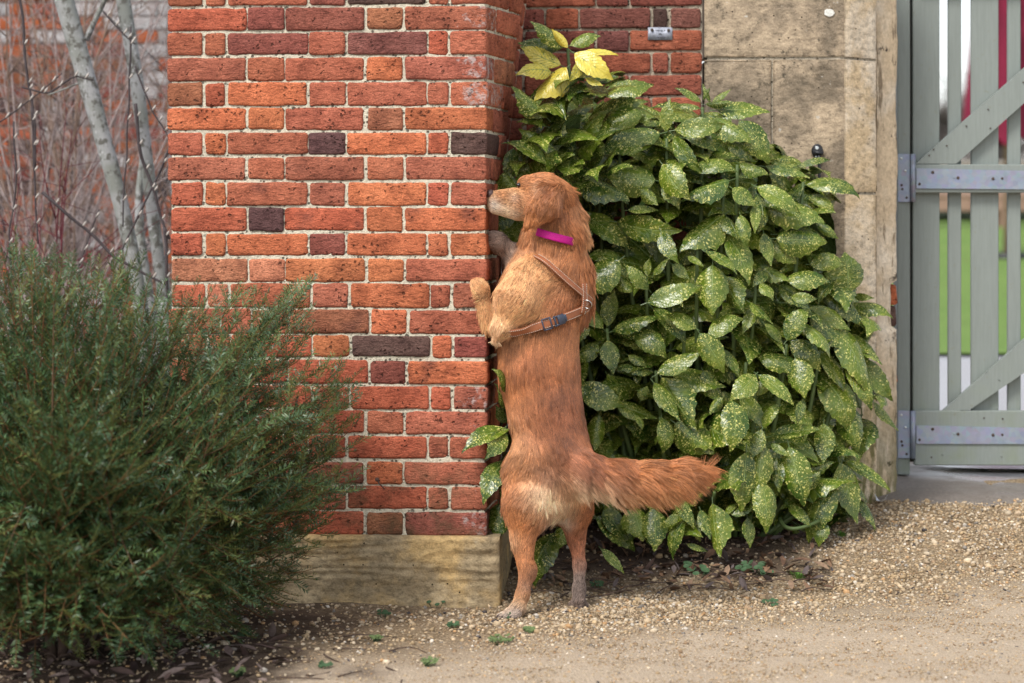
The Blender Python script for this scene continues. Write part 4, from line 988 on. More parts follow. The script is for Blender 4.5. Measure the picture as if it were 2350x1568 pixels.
for (px, py) in tips:
    Y = yfront(px, py) + 0.05; T = W(px, py, Y + 0.02)
    bx = 1450 + (px - 1180) * 0.42 + rng.normal(0, 25); Bp = W(bx, 1190, 7.62); Bp[2] = float(ground_z(Bp[0], Bp[1])) - 0.02
    mid = np.array([T[0] * 0.85 + Bp[0] * 0.15, 7.60, (T[2] + Bp[2]) * 0.45 + rng.normal(0, 0.03)])
    V, F = tube(bez(Bp, mid, T, 12), np.linspace(0.011, 0.005, 12), 8); ob('stem', V, F, M_LSTEM, laurel)
# a low arching shoot lying on the gravel
V, F = tube(bez(W(1790, 1190, 7.5), W(1800, 1235, 7.42), W(1880, 1195, 7.46), 12), np.linspace(0.007, 0.006, 12), 8); ob('stem', V, F, M_LSTEM, laurel)
# ------------------------------------------------------------------ yew in front of the pier
def needle_material():
    m = MB('yew_needle', 0.38, 0.45); c = m.attr('Col')
    return m.done(c)
M_NEEDLE = needle_material()
mt_ = MB('yew_twig', 0.8, 0.2); M_YTWIG = mt_.done(mt_.attr('Col'))
def yew():
    r = np.random.default_rng(11)
    base = W(150, 1470, 6.15); base[2] = float(ground_z(base[0], base[1]))
    t = thing('yew_bush', 'dark green feathery yew bush spreading in front of the brick pier', 'shrub', base)
    POLY = np.array([(-160,640),(-60,600),(0,600),(60,585),(180,640),(280,610),(330,665),(400,700),(470,700),(560,672),(600,705),(690,670),(685,745),(740,830),(795,865),(790,940),(808,1000),(785,1060),(795,1115),(745,1180),(755,1220),(690,1270),(680,1330),(600,1375),(560,1430),(420,1440),(300,1470),(120,1480),(-20,1500),(-160,1500)], float)
    ends = []
    seg = np.linalg.norm(np.diff(np.vstack([POLY, POLY[:1]]), axis=0), axis=1); cum = np.concatenate([[0], np.cumsum(seg)]) / seg.sum()
    for k in range(120):
        f = (k + r.uniform(0, 1)) / 120; i = min(np.searchsorted(cum, f) - 1, len(POLY) - 1); i = max(i, 0)
        a, b = POLY[i], POLY[(i + 1) % len(POLY)]; p = a + (b - a) * (f - cum[i]) / max(1e-6, cum[i + 1] - cum[i])
        p = p + (np.array([150, 1250]) - p) * abs(r.normal(0, 0.035))
        right = float(sst(100, 700, p[0])); ends.append((p[0], p[1], 6.15 + 0.60 * right + r.uniform(-0.35, 0.12)))
    for _ in range(130):
        p = np.array([r.uniform(-140, 560), r.uniform(1230, 1475)]); ends.append((p[0], p[1], r.uniform(5.5, 5.95) + 0.4 * float(sst(300, 560, p[0]))))
    n = 0
    while n < 620:
        p = np.array([r.uniform(-160, 800), r.uniform(590, 1470)]) if n % 4 else np.array([r.uniform(-60, 790), r.uniform(1050, 1460)])
        if not inside(p[0], p[1], POLY): continue
        n += 1; right = float(sst(100, 760, p[0])); q = np.hypot((p[0] - 200) / 600, (p[1] - 1050) / 450)
        ends.append((p[0], p[1], 5.50 + 0.98 * min(1, q) ** 1.5 + r.uniform(-0.08, 0.35) + 0.1 * right))
    twV, twF, twC, tn = [], [], [], 0
    nP, nD, nS, nL, nC = [], [], [], [], []
    def add_tube(P, R, col, sides=4):
        nonlocal tn
        V, F = tube(P, R, sides, False); twV.append(V); twF.append(np.array(F) + tn); tn += len(V); twC.append(np.tile(col, (len(V), 1)))
    for bi, (px, py, Y) in enumerate(ends):
        E = W(px, py, Y); gz = float(ground_z(E[0], E[1])); E[2] = max(E[2], gz + 0.03)
        b0 = base + np.array([r.normal(0, 0.10), r.normal(0, 0.10), r.uniform(0.05, 0.5)])
        hd = E - b0; mid = b0 + hd * 0.5 + np.array([0, -0.02, -0.06 * (hd[2] > 0) + 0.10 * (hd[2] < 0.1)]) + r.normal(0, 0.02, 3)
        P = bez(b0, mid, E, 14); L = np.linalg.norm(np.diff(P, axis=0), axis=1).sum()
        big = bi < 120
        col = np.array([(0.17, 0.075, 0.035), (0.12, 0.07, 0.04), (0.22, 0.11, 0.05)][int(r.integers(0, 3))])
        rad = np.linspace(0.0048 if big else 0.0034, 0.0009, 14)
        if bi % 5 == 0 and big and bi // 5 < 30:
            V, F = tube(P, rad * 1.25, 6); ob('branch', V, F, M_YTWIG, t, pcol=np.tile(col, (len(V), 1)))
        else: add_tube(P, rad, col)
        # shoots along the outer part of the branch, alternating left and right, the last one in line with it
        ns = max(6, int(L * (0.62) / 0.021))
        fr = np.linspace(0.28, 1.0, ns)
        for k, f in enumerate(fr):
            x = f * 13; i = min(int(x), 12); p = P[i] + (P[i + 1] - P[i]) * (x - i); d = P[i + 1] - P[i]; d /= np.linalg.norm(d)
            s = np.cross(d, [0, 0, 1.0]); s /= np.linalg.norm(s) + 1e-9; up = np.cross(s, d)
            if k == ns - 1: sd = d; sl = r.uniform(0.05, 0.10)
            else:
                a = r.uniform(0.45, 0.95); sd = d * math.cos(a) + (s * (1 if k % 2 else -1) + up * r.normal(0.15, 0.5)) * math.sin(a); sl = r.uniform(0.05, 0.13) * (1.25 - 0.55 * f)
            sd = sd / np.linalg.norm(sd); sd[2] += 0.12; sd /= np.linalg.norm(sd)
            e = p + sd * sl; e[2] = max(e[2], gz + 0.012)
            green = np.array([(0.13, 0.12, 0.03), (0.16, 0.08, 0.03), (0.10, 0.11, 0.03)][int(r.integers(0, 3))])
            add_tube(np.array([p, (p + e) / 2 + (0, 0, -0.004), e]), [0.0015, 0.0012, 0.0008], green, 3)
            sd = (e - p) / (np.linalg.norm(e - p) + 1e-9)
            sv = np.cross(sd, [0, 0, 1.0]); sv /= np.linalg.norm(sv) + 1e-9; uv = np.cross(sv, sd); roll = r.normal(0, 0.6)
            sv2 = sv * math.cos(roll) + uv * math.sin(roll); uv2 = np.cross(sv2, sd)
            m = int(sl / 0.0034); tt = np.linspace(0.04, 1.0, m); sg = np.where(np.arange(m) % 2 == 0, 1.0, -1.0)
            ang = r.normal(0.95, 0.18, m) * np.where(tt > 0.93, 0.5, 1)
            dirs = np.cos(ang)[:, None] * sd + np.sin(ang)[:, None] * (sg[:, None] * sv2 + r.normal(0.28, 0.38, m)[:, None] * uv2)
            dirs /= np.linalg.norm(dirs, axis=1, keepdims=True)
            nP.append(p + (e - p) * tt[:, None]); nD.append(dirs); nS.append(np.tile(uv2, (m, 1)) + r.normal(0, 0.35, (m, 3)))
            nL.append(r.uniform(0.015, 0.024, m) * (1 - 0.45 * np.maximum(0, tt - 0.8) / 0.2))
            tone = r.random(); cc = np.array([0.046, 0.092, 0.034]) if tone < 0.62 else (np.array([0.078, 0.132, 0.042]) if tone < 0.88 else np.array([0.115, 0.135, 0.035]))
            nC.append(np.tile(cc, (m, 1)) * np.exp(r.normal(0, 0.22, (m, 1))))
    P, D, S, L, C = map(np.concatenate, (nP, nD, nS, nL, nC))
    Wd = np.cross(D, S); Wd /= np.linalg.norm(Wd, axis=1, keepdims=True) + 1e-9
    w = 0.0018
    V = np.stack([P, P + D * (L * 0.35)[:, None] + Wd * w, P + D * L[:, None], P + D * (L * 0.35)[:, None] - Wd * w], 1).reshape(-1, 3)
    F = np.arange(len(V)).reshape(-1, 4)
    ob('foliage', V, F, M_NEEDLE, t, kind='stuff', pcol=np.repeat(C, 4, 0), smooth=False)
    V = np.concatenate(twV); F = np.concatenate(twF); ob('twigs', V, F, M_YTWIG, t, kind='stuff', pcol=np.concatenate(twC))
    for dx, lean in ((-0.02, -0.10), (0.03, 0.08), (0.0, 0.02)):
        V, F = tube(bez(base + (dx, -0.04, -0.05), base + (dx + lean * 0.3, -0.04, 0.2), base + (lean, 0, 0.5), 7), np.linspace(0.015, 0.008, 7), 9)
        ob('trunk', V, F, M_YTWIG, t, pcol=np.tile((0.09, 0.06, 0.045), (len(V), 1)))
    print('yew needles', len(P))
yew()

# ------------------------------------------------------------------ bare thicket and old wall beyond, at the left
mb_ = MB('pale_bark', 0.85, 0.2); o_ = mb_.obj(); nb = mb_.noise(mb_.map(o_, (1, 1, 0.8)), 30, 5, 0.65); nb2 = mb_.noise(mb_.vmath('ADD', o_, (3, 1, 2)), 55, 4, 0.7)
c_ = mb_.mix(mb_.rng(mb_.noise(o_, 7, 3), 0.35, 0.65), (0.36, 0.36, 0.36), (0.235, 0.245, 0.22)); c_ = mb_.mix(mb_.rng(nb, 0.50, 0.58), c_, (0.13, 0.125, 0.11)); c_ = mb_.mix(mb_.rng(nb2, 0.60, 0.70, 0, 0.8), c_, (0.66, 0.66, 0.67))
M_BARK = mb_.done(c_, normal=mb_.bump(nb, 0.7, 0.006))
def sapling(name, label, pts, w, Y, side=None):
    P = np.array([W(x, y, Y) for x, y in pts]); gzv = float(ground_z(P[-1, 0], Y)); P = np.concatenate([P, [[P[-1, 0] + 0.05, Y, gzv - 0.05]]])
    t = thing(name, label, 'tree', (P[-1, 0], Y, gzv), 'saplings behind the yew')
    f = np.linspace(0, 1, len(P)); ff = np.linspace(0, 1, 40); Q = np.stack([np.interp(ff, f, P[:, k]) for k in range(3)], 1)
    k = np.ones(5) / 5
    for a in range(3): Q[2:-2, a] = np.convolve(Q[:, a], k, 'valid')
    R = np.interp(ff, f, np.array(list(w) + [w[-1] * 1.05]) / 2 / FPX * Y) * (1 + 0.05 * np.array([nz(q, 9) for q in Q]))
    V, F = tube(Q, R, 14); ob('trunk', V, F, M_BARK, t)
    for (x0, y0, x1, y1, ww) in side or []:
        V, F = tube(bez(W(x0, y0, Y), W((x0 + x1) / 2 - 6, (y0 + y1) / 2 + 6, Y - 0.02), W(x1, y1, Y - 0.05), 8), np.linspace(ww, ww * 0.6, 8) / 2 / FPX * Y, 8); ob('branch', V, F, M_BARK, t)
sapling('pale_sapling', 'thicker pale mottled sapling trunk leaning right, behind the yew', [(60, -320), (100, -180), (128, -70), (158, 40), (190, 150), (228, 290), (262, 410), (296, 545), (318, 660), (330, 760)], [40, 44, 48, 46, 44, 40, 37, 34, 33, 32], 8.7, [(198, 92, 252, -20, 15), (205, 180, 110, 218, 5)])
sapling('pale_sapling', 'slimmer pale mottled sapling trunk nearest to the brick pier', [(225, -320), (250, -190), (272, -70), (292, 60), (312, 170), (330, 320), (346, 440), (358, 560), (376, 660), (388, 760)], [28, 31, 34, 33, 32, 31, 30, 29, 31, 33], 9.0, [(300, 80, 232, 20, 6)])
sapling('pale_sapling', 'thin dim sapling stem rising between the two pale trunks', [(330, 330), (318, 450), (322, 560), (340, 680), (352, 760)], [10, 18, 24, 28, 30], 9.3)
M_TW = [simple('twig_bark', c, 0.75, 0.35, 40, spec=0.3) for c in ((0.060, 0.048, 0.050), (0.33, 0.265, 0.25), (0.23, 0.155, 0.115), (0.12, 0.022, 0.03))]
def thicket(name, label, px, Y, n, mats, spread, seed, h=2.2):
    r = np.random.default_rng(seed); b = W(px, HOR, Y); b[2] = float(ground_z(b[0], Y))
    t = thing(name, label, 'shrub', b, 'bare shrubs behind the yew')
    for k in range(n):
        G = Geo(); a = r.normal(0, spread); top = b + np.array([math.sin(a) * h * 0.8, r.normal(0, 0.25), h * r.uniform(0.7, 1.1)])
        b0 = b + np.array([r.normal(0, 0.09), r.normal(0, 0.09), -0.02]); mid = (b0 + top) / 2 + r.normal(0, 0.10, 3)
        P = bez(b0, mid, top, 14); R = np.linspace(r.uniform(0.005, 0.011), 0.0016, 14); G.add(*tube(P, R, 6))
        for j in range(int(r.integers(7, 13))):
            i = int(r.integers(4, 13)); d = P[i] - P[i - 1]; d /= np.linalg.norm(d)
            sd = d + np.array([r.normal(0, 0.75), r.normal(0, 0.4), r.normal(0, 0.35)]); sd /= np.linalg.norm(sd); l = r.uniform(0.15, 0.55)
            e = P[i] + sd * l; m2 = P[i] + sd * l * 0.5 + r.normal(0, 0.03, 3); q = bez(P[i], m2, e, 7); G.add(*tube(q, np.linspace(0.0028, 0.001, 7), 4))
            for _ in range(3):
                i2 = int(r.integers(2, 7)); s2 = sd + r.normal(0, 0.6, 3); s2 /= np.linalg.norm(s2); G.add(*tube(np.array([q[i2], q[i2] + s2 * r.uniform(0.05, 0.16)]), [0.0015, 0.0008], 3))
        V, F = G.out(); ob('stem', V, F, mats[k % len(mats)], t)
thicket('bare_shrub', 'leafless shrub of greyish stems by the left edge of the view', 30, 9.6, 17, [M_TW[1], M_TW[2], M_TW[1]], 0.30, 1)
thicket('bare_shrub', 'leafless shrub with brown stems standing left of the thicker sapling', 140, 10.2, 19, [M_TW[2], M_TW[1], M_TW[0]], 0.28, 2)
thicket('bare_shrub', 'leafless shrub crossing behind the two sapling trunks', 265, 9.8, 17, [M_TW[1], M_TW[2]], 0.34, 3)
thicket('bare_shrub', 'dense leafless shrub close to the old wall', 90, 11.6, 17, [M_TW[2], M_TW[1]], 0.35, 4)
thicket('bare_shrub', 'leafless shrub touching the brick pier at its left edge', 360, 11.0, 13, [M_TW[1], M_TW[2]], 0.30, 5)
thicket('bare_shrub', 'thin red stemmed shrub low at the left edge', 12, 8.4, 5, [M_TW[3]], 0.12, 6, 1.05)
# nearer dark budding twigs that cross the trunks
tw = thing('budding_shrub', 'dark budding twigs arching in front of the pale sapling trunks', 'shrub', W(385, 760, 8.3), 'bare shrubs behind the yew')
M_BUD = simple('pale_bud', (0.46, 0.42, 0.38), 0.7, 0.2, 60)
for pts, w in [([(40, -60), (58, 130), (76, 270), (80, 385)], 7), ([(96, 440), (180, 510), (258, 590), (330, 625), (382, 650)], 8), ([(300, 60), (296, 200), (288, 380), (282, 520)], 5), ([(308, 240), (322, 350), (352, 440), (388, 550)], 9),
               ([(240, 30), (285, 80), (310, 100)], 5), ([(388, 340), (340, 450), (286, 560), (262, 620)], 6), ([(50, 200), (110, 215), (170, 175), (215, 185)], 5), ([(310, 150), (350, 260), (388, 320)], 5), ([(30, 280), (36, 420), (20, 560), (30, 700)], 5),
               ([(230, 480), (190, 580), (165, 650)], 4), ([(378, 520), (384, 640), (392, 760)], 9), ([(0, 280), (70, 230), (140, 170)], 4), ([(70, 250), (78, 400), (88, 560)], 6)]:
    P = np.array([W(x, y, 8.25 + 0.0 * i) for i, (x, y) in enumerate(pts)]); f = np.linspace(0, 1, len(P)); ff = np.linspace(0, 1, 22); Q = np.stack([np.interp(ff, f, P[:, k]) for k in range(3)], 1)
    for a in range(3): Q[1:-1, a] = np.convolve(Q[:, a], np.ones(3) / 3, 'valid')
    Q += np.array([[nz(q, 8, k) * 0.008 for k in (1, 2, 3)] for q in Q])
    V, F = tube(Q, np.linspace(w, w * 0.7, 22) / 2 / FPX * 8.25, 6); s_ = ob('stem', V, F, M_TW[0], tw)
    G = Geo()
    for i in range(2, 22, 4): G.add(*tube(np.array([Q[i], Q[i] + np.array([0.010 * (-1) ** i, -0.004, 0.012]), Q[i] + np.array([0.013 * (-1) ** i, -0.004, 0.020])]), [0.003, 0.0045, 0.001], 5))
    V, F = G.out(); ob('buds', V, F, M_BUD, s_, kind='stuff')
# the old wall far behind the shrubs
fw = thing('old_garden_wall', 'old red and lichen white brick wall far behind the bare shrubs', 'brick wall', (-2.6, 13, 0.2))
V, F = cbox((-8.5, 13.012, 0.1), (-1.2, 13.3, 3.1), 0.0); ob('mortar', V, F, mortar_material('aged_mortar', (0.42, 0.36, 0.32)), fw, smooth=False)
fr_me = []
for k, w in enumerate((0.222, 0.108)):
    V, F = brick_geo(0, w, 0, 0.066, 0.08); fr_me.append(make_mesh('far_brick', V, F, [M_FARBRICK]))
fo = origin_of(fw); fr_rng = np.random.default_rng(3)
z = 0.62; row = 0; cnt = 0
while z < 2.52:
    x = -3.00 + (0.0 if row % 2 == 0 else 0.056) ; k = row % 2
    while x < -1.80:
        i = k % 2; w = (0.222, 0.108)[i]
        if x + w > -2.95 and cnt < 299:
            o = bpy.data.objects.new('brick', fr_me[i]); link(o, fw); o.location = (x - fo[0], 13.0 - fo[1], z - fo[2]); cnt += 1
            pale = fr_rng.random() < 0.14 + 0.42 * float(sst(-2.35, -1.95, x)) * float(sst(0.9, 1.7, z))
            c = np.array((0.42, 0.39, 0.38)) * fr_rng.uniform(0.6, 1.1) if pale else np.array(srgb(*PAL[random.choice('orrwomdb')])) * np.array([0.72, 0.82, 0.88]) * fr_rng.uniform(0.7, 1.05)
            o.color = (*c, 0.5 if pale else 0.12)
        x += w + 0.011; k += 1
    z += 0.076; row += 1

mi_, fi_t = brick_geo(0, 0.222, 0, 0.066, 0.08); fq = np.array([f for f in fi_t if len(f) == 4])
pts_ = [(-6.9 + 0.233 * i + 0.116 * (j % 2), 13.0, 0.16 + 0.076 * j) for j in range(38) for i in range(24)]
pts_ = np.array([p for p in pts_ if not (p[0] > -3.2 and p[0] < -1.83 and 0.58 < p[2] < 2.50)])
n_p = len(pts_); V, F = inst(mi_, fq, pts_, np.tile(np.eye(3), (n_p, 1, 1)), np.ones((n_p, 3)))
o = ob('brick_courses', V, F, M_FARBRICK, fw, kind='stuff'); o.color = pal('w', 0.2)

# ------------------------------------------------------------------ beyond the gate
ml_ = MB('lawn_grass', 0.9, 0.2); lo1 = ml_.pos(); ln = ml_.noise(lo1, 0.9, 4, 0.6); ln2 = ml_.noise(lo1, 14, 4, 0.7)
lc = ml_.mix(ln, (0.105, 0.20, 0.038), (0.195, 0.285, 0.072)); lc = ml_.mix(1.0, lc, ml_.ramp(ln2, [(0.3, 0.7), (0.7, 1.2)]), 'MULTIPLY'); lc = ml_.mix(ml_.rng(ml_.noise(lo1, 3, 3), 0.66, 0.72), lc, (0.10, 0.06, 0.03))
lx = np.linspace(0.5, 30, 40); ly = np.linspace(16.2, 60, 50); LX, LY = np.meshgrid(lx, ly); idx = np.arange(LX.size).reshape(LX.shape)
ob('lawn', np.stack([LX, LY, ground_z(LX, LY) + 0.03], -1).reshape(-1, 3), np.stack([idx[:-1, :-1], idx[:-1, 1:], idx[1:, 1:], idx[1:, :-1]], -1).reshape(-1, 4), ml_.done(lc, normal=ml_.bump(ln2, 0.8, 0.03)), kind='structure')
fb = thing('far_brick_wall', 'blurred pinkish brick wall far beyond the gate', 'brick wall', (9, 52, 1.3))
V, F = cbox((3, 52, 1.0), (24, 52.4, 2.55), 0.02); ob('wall_face', V, F, simple('far_brick_clay', (0.36, 0.235, 0.205), 0.9, 0.35, 3), fb, smooth=False)
V, F = cbox((2.95, 51.95, 2.552), (24.05, 52.45, 2.65), 0.02); ob('coping', V, F, simple('far_coping', (0.33, 0.29, 0.26), 0.9, 0.2, 3), fb, smooth=False)
hd = thing('bench_shade_mass', 'low dark leafy mass added as shade behind the wooden bench', 'added shade', (9, 41, 1.2))  # leafy mass added to stand for the dark shade under the bench
vi0, fi0 = ico(1); hp = np.stack([rng.uniform(4.5, 16, 900), rng.uniform(40.4, 41.4, 900), rng.uniform(1.15, 1.50, 900)], -1)
V, F = inst(vi0, fi0, hp, rand_rot(900, 1.0), rng.uniform(0.05, 0.13, (900, 3))); ob('foliage', V, F, simple('shade_mass_leaf', (0.022, 0.030, 0.018), 0.8, 0.4, 8), hd, kind='stuff')
bn = thing('wooden_bench', 'long brown wooden bench on the lawn beyond the gate', 'bench', (7.8, 38, 1.15))
M_WOOD = simple('weathered_brown_wood', (0.30, 0.19, 0.14), 0.8, 0.3, 6)
zb0 = float(ground_z(7.8, 38))
for i in range(3):
    V, F = cbox((6.4, 37.8 + 0.15 * i, zb0 + 0.50), (9.6, 37.93 + 0.15 * i, zb0 + 0.56), 0.008); ob('seat_slat', V, F, M_WOOD, bn, smooth=False)
for i in range(2):
    V, F = cbox((6.4, 38.27, zb0 + 0.62 + 0.13 * i), (9.6, 38.31, zb0 + 0.72 + 0.13 * i), 0.008); ob('back_slat', V, F, M_WOOD, bn, smooth=False)
V, F = cbox((6.45, 37.82, zb0 + 0.28), (9.55, 37.86, zb0 + 0.495), 0.006); ob('apron', V, F, M_WOOD, bn, smooth=False)
for x in (6.45, 7.84, 9.45):
    for y0, hh in ((37.83, 0.5), (38.21, 0.88)):
        V, F = cbox((x, y0, zb0 - 0.03), (x + 0.09, y0 + 0.06, zb0 + hh - 0.003), 0.006); ob('leg', V, F, M_WOOD, bn, smooth=False)
ps = thing('folded_parasol', 'burgundy parasol folded shut on its pole beyond the gate', 'parasol', (W(2300, 0, 30)[0], 30, float(ground_z(6.2, 30))))
pc_ = W(2312, 0, 30)[:2]; zs = np.linspace(2.23, 4.7, 20); a = np.linspace(0, 2 * np.pi, 64, endpoint=False)
V = np.array([[pc_[0] + r_ * math.cos(t), pc_[1] + r_ * math.sin(t), z + (0.06 * math.sin(8 * t) if i == 0 else 0)] for i, z in enumerate(zs) for t in a for r_ in [(0.60 - 0.10 * (z - 2.23) - (0.03 if 3.75 < z < 3.85 else 0)) * (0.86 + 0.14 * math.cos(8 * t))]])
ob('canopy', V, [(i * 64 + j, i * 64 + (j + 1) % 64, (i + 1) * 64 + (j + 1) % 64, (i + 1) * 64 + j) for i in range(19) for j in range(64)], simple('burgundy_canvas', (0.17, 0.010, 0.034), 0.8, 0.25, 4), ps)
V, F = tube(np.array([[pc_[0], pc_[1], float(ground_z(6.2, 30))], [pc_[0], pc_[1], 4.75]]), [0.05, 0.04], 12); ob('pole', V, F, M_WOOD, ps)
V, F = tube(np.array([[pc_[0], pc_[1], float(ground_z(6.2, 30)) - 0.02], [pc_[0], pc_[1], float(ground_z(6.2, 30)) + 0.10]]), [0.28, 0.24], 20); ob('base', V, F, M_BLACK, ps)
def bare_tree(label, x, y, h, seed, mat):
    r = np.random.default_rng(seed); z0 = float(ground_z(x, y)); t = thing('bare_tree', label, 'tree', (x, y, z0), 'bare trees beyond the gate')
    V, F = tube(bez((x, y, z0 - 0.1), (x + 0.1, y, z0 + h * 0.3), (x - 0.1, y, z0 + h * 0.6), 8), np.linspace(0.22, 0.10, 8), 10); ob('trunk', V, F, mat, t)
    G = Geo()
    for _ in range(420):
        zz = z0 + h * r.uniform(0.12, 0.62); a = r.uniform(0, 6.28); l = h * r.uniform(0.15, 0.42); d = np.array([math.cos(a), math.sin(a), r.uniform(0.2, 1.3)]); d /= np.linalg.norm(d)
        p = np.array([x, y, zz]); e = p + d * l; G.add(*tube(bez(p, p + d * l * 0.5 + r.normal(0, 0.2, 3), e, 5), np.linspace(0.035, 0.012, 5), 3))
    V, F = G.out(); ob('crown', V, F, mat, t)
M_FB = simple('far_bark', (0.17, 0.145, 0.135), 0.9, 0.2, 3)
bare_tree('dense bare tree showing as a brown blur through the first gap of the gate', 10.9, 60, 4.2, 21, M_FB)
bare_tree('bare tree showing as a blur behind the folded parasol', 13.2, 64, 5.0, 22, M_FB)
bare_tree('bare tree farthest right beyond the gate', 16.5, 62, 5.5, 23, M_FB)

# ------------------------------------------------------------------ small plants in the gravel
M_WEED = simple('weed_leaf', (0.050, 0.098, 0.042), 0.6, 0.35, 40); M_GRASS = simple('grass_blade', (0.10, 0.22, 0.035), 0.6, 0.3, 40); M_MOSS = simple('pale_seedling', (0.12, 0.165, 0.06), 0.7, 0.3, 40)
def ground_pt(px, py):
    lo, hi = 5.0, 12.0
    for _ in range(40):
        m = (lo + hi) / 2
        p = W(px, py, m)
        if p[2] > float(ground_z(p[0], p[1])): lo = m
        else: hi = m
    p = W(px, py, lo); return p
def weed(name, label, px, py, wpx, kind, group):
    p = ground_pt(px, py); s = wpx / FPX * p[1]; t = thing(name, label, 'plant', p, group); r = np.random.default_rng(int(px))
    G = Geo(); S = Geo()
    if kind == 'tuft':
        for _ in range(70):
            a = r.uniform(0, 6.28); q = p + np.array([math.cos(a), math.sin(a), 0]) * s * 0.3 * r.random(); d = np.array([math.cos(a) * 0.6 + r.normal(0, 0.2), math.sin(a) * 0.6, 0.6]); L = s * r.uniform(0.3, 0.6)
            e = q + d * L; sv = np.cross(d, [0, 0, 1.0]); sv /= np.linalg.norm(sv) + 1e-9; G.add([q - sv * 0.0012, q + sv * 0.0012, (q + e) / 2 + (0, 0, 0.004) + sv * 0.0011, (q + e) / 2 + (0, 0, 0.004) - sv * 0.0011, e], [(0, 1, 2, 3), (3, 2, 4)])
        V, F = G.out(); ob('blades', V, F, M_GRASS, t, kind='stuff'); return
    n = {'clover': 9, 'seedling': 12, 'mossy': 45}[kind]
    for _ in range(n):
        a = r.uniform(0, 6.28); rad = s * 0.5 * math.sqrt(r.random()); h = r.uniform(0.008, 0.022) * (1.6 if kind == 'clover' else 0.7)
        c = p + np.array([rad * math.cos(a), rad * math.sin(a) * 1.4, h]); c[2] = float(ground_z(c[0], c[1])) + h
        lr = {'clover': 0.011, 'seedling': 0.006, 'mossy': 0.0042}[kind] * r.uniform(0.7, 1.2); nrm = np.array([r.normal(0, 0.4), -0.6, 0.8]); nrm /= np.linalg.norm(nrm); e1 = np.cross(nrm, [0, 1, 0.2]); e1 /= np.linalg.norm(e1); e2 = np.cross(nrm, e1)
        aa = np.linspace(0, 6.28, 9)[:-1]; rim = np.array([c + lr * (math.cos(x) * e1 + math.sin(x) * e2) * (1 + 0.15 * math.cos(2 * x)) for x in aa])
        if kind == 'clover': ob('leaf', np.concatenate([rim, [c - nrm * lr * 0.25]]), [(i, (i + 1) % 8, 8) for i in range(8)], M_WEED, t)
        else: G.add(np.concatenate([rim, [c - nrm * lr * 0.25]]), [(i, (i + 1) % 8, 8) for i in range(8)])
        b = c.copy(); b[2] -= h + 0.004; b[0] -= 0.4 * rad * math.cos(a); S.add(*tube(np.array([b, c]), [0.0008, 0.0006], 3))
    V, F = S.out(); ob('stalks', V, F, M_WEED, t, kind='stuff')
    if kind != 'clover': V, F = G.out(); ob('leaves', V, F, M_WEED if kind == 'seedling' else M_MOSS, t, kind='stuff')
weed('round_leaved_weed', 'largest clump of round leaved weeds at the edge of the laurel bed', 1588, 1318, 75, 'clover', 'weeds along the laurel bed')
weed('round_leaved_weed', 'small round leaved weed right of the largest clump', 1706, 1318, 40, 'clover', 'weeds along the laurel bed')
weed('round_leaved_weed', 'round leaved weed nearest to the grass tuft', 1752, 1322, 45, 'clover', 'weeds along the laurel bed')
weed('grass_tuft', 'small bright green grass tuft growing in the gravel', 1835, 1328, 50, 'tuft', None)
weed('mossy_seedling', 'pale green seedling patch in the gravel below the nearer paw', 1150, 1474, 60, 'mossy', 'seedlings in the gravel')
for px, py, w_, k, lb in [(1368, 1348, 30, 'seedling', 'green seedling beside the far hind paw'), (1172, 1418, 30, 'seedling', 'tiny weed touching the nearer hind paw'), (985, 1525, 40, 'mossy', 'pale seedling patch low in the gravel below the pier'), (880, 1415, 30, 'seedling', 'seedling against the foot of the plinth stone'),
                          (745, 1535, 30, 'seedling', 'seedling on the dark soil nearest the bottom edge'), (1000, 1390, 45, 'seedling', 'green weed tuft against the right part of the plinth foot'), (862, 1470, 30, 'mossy', 'pale seedling between plinth and dark soil'), (560, 1462, 30, 'seedling', 'seedling at the lower tips of the yew'),
                          (545, 1548, 34, 'mossy', 'bright seedling on bare soil right of the yew trunk'), (1040, 1440, 30, 'seedling', 'small weed left of the nearer hind paw'), (1770, 1390, 36, 'seedling', 'small weed in gravel below the grass tuft'), (1930, 1232, 40, 'tuft', 'thin grass at the right foot of the laurel'), (1215, 1452, 28, 'mossy', 'pale seedling right of the mossy patch')]:
    weed('gravel_seedling', lb, px, py, w_, k, 'seedlings in the gravel')
# larger dead leaves under the yew, a curled pale scrap by the jamb
def dead_leaf(name, label, px, py, wpx, col, seed, cat='leaf', group=None, curl=0.4):
    p = ground_pt(px, py); s = wpx / FPX * p[1] / 2; r = np.random.default_rng(seed); n = 14; a = np.linspace(0, 2 * np.pi, n, endpoint=False); rot = r.uniform(0, 6.28)
    rr = np.array([1 + 0.25 * math.sin(2 * t + rot) + r.normal(0, 0.08) for t in a])
    V = [p + np.array([s * q * math.cos(t), s * q * math.sin(t) * 0.9, 0.012 + s * curl * (q * math.sin(t + rot)) ** 2 + 0.2 * s * math.sin(3 * t)]) for t, q in zip(a, rr)]
    inner = [p + np.array([s * 0.5 * q * math.cos(t), s * 0.45 * q * math.sin(t), 0.010 + s * curl * 0.3 * math.sin(t + rot) ** 2]) for t, q in zip(a, rr)]
    V = np.array(V + inner + [p + (0, 0, 0.012)]); F = [(i, (i + 1) % n, n + (i + 1) % n, n + i) for i in range(n)] + [(n + i, n + (i + 1) % n, 2 * n) for i in range(n)]
    o = ob(name, V, F, simple('dead_leaf_' + str(seed), col, 0.75, 0.4, 50)); tag(o, label, cat, group)
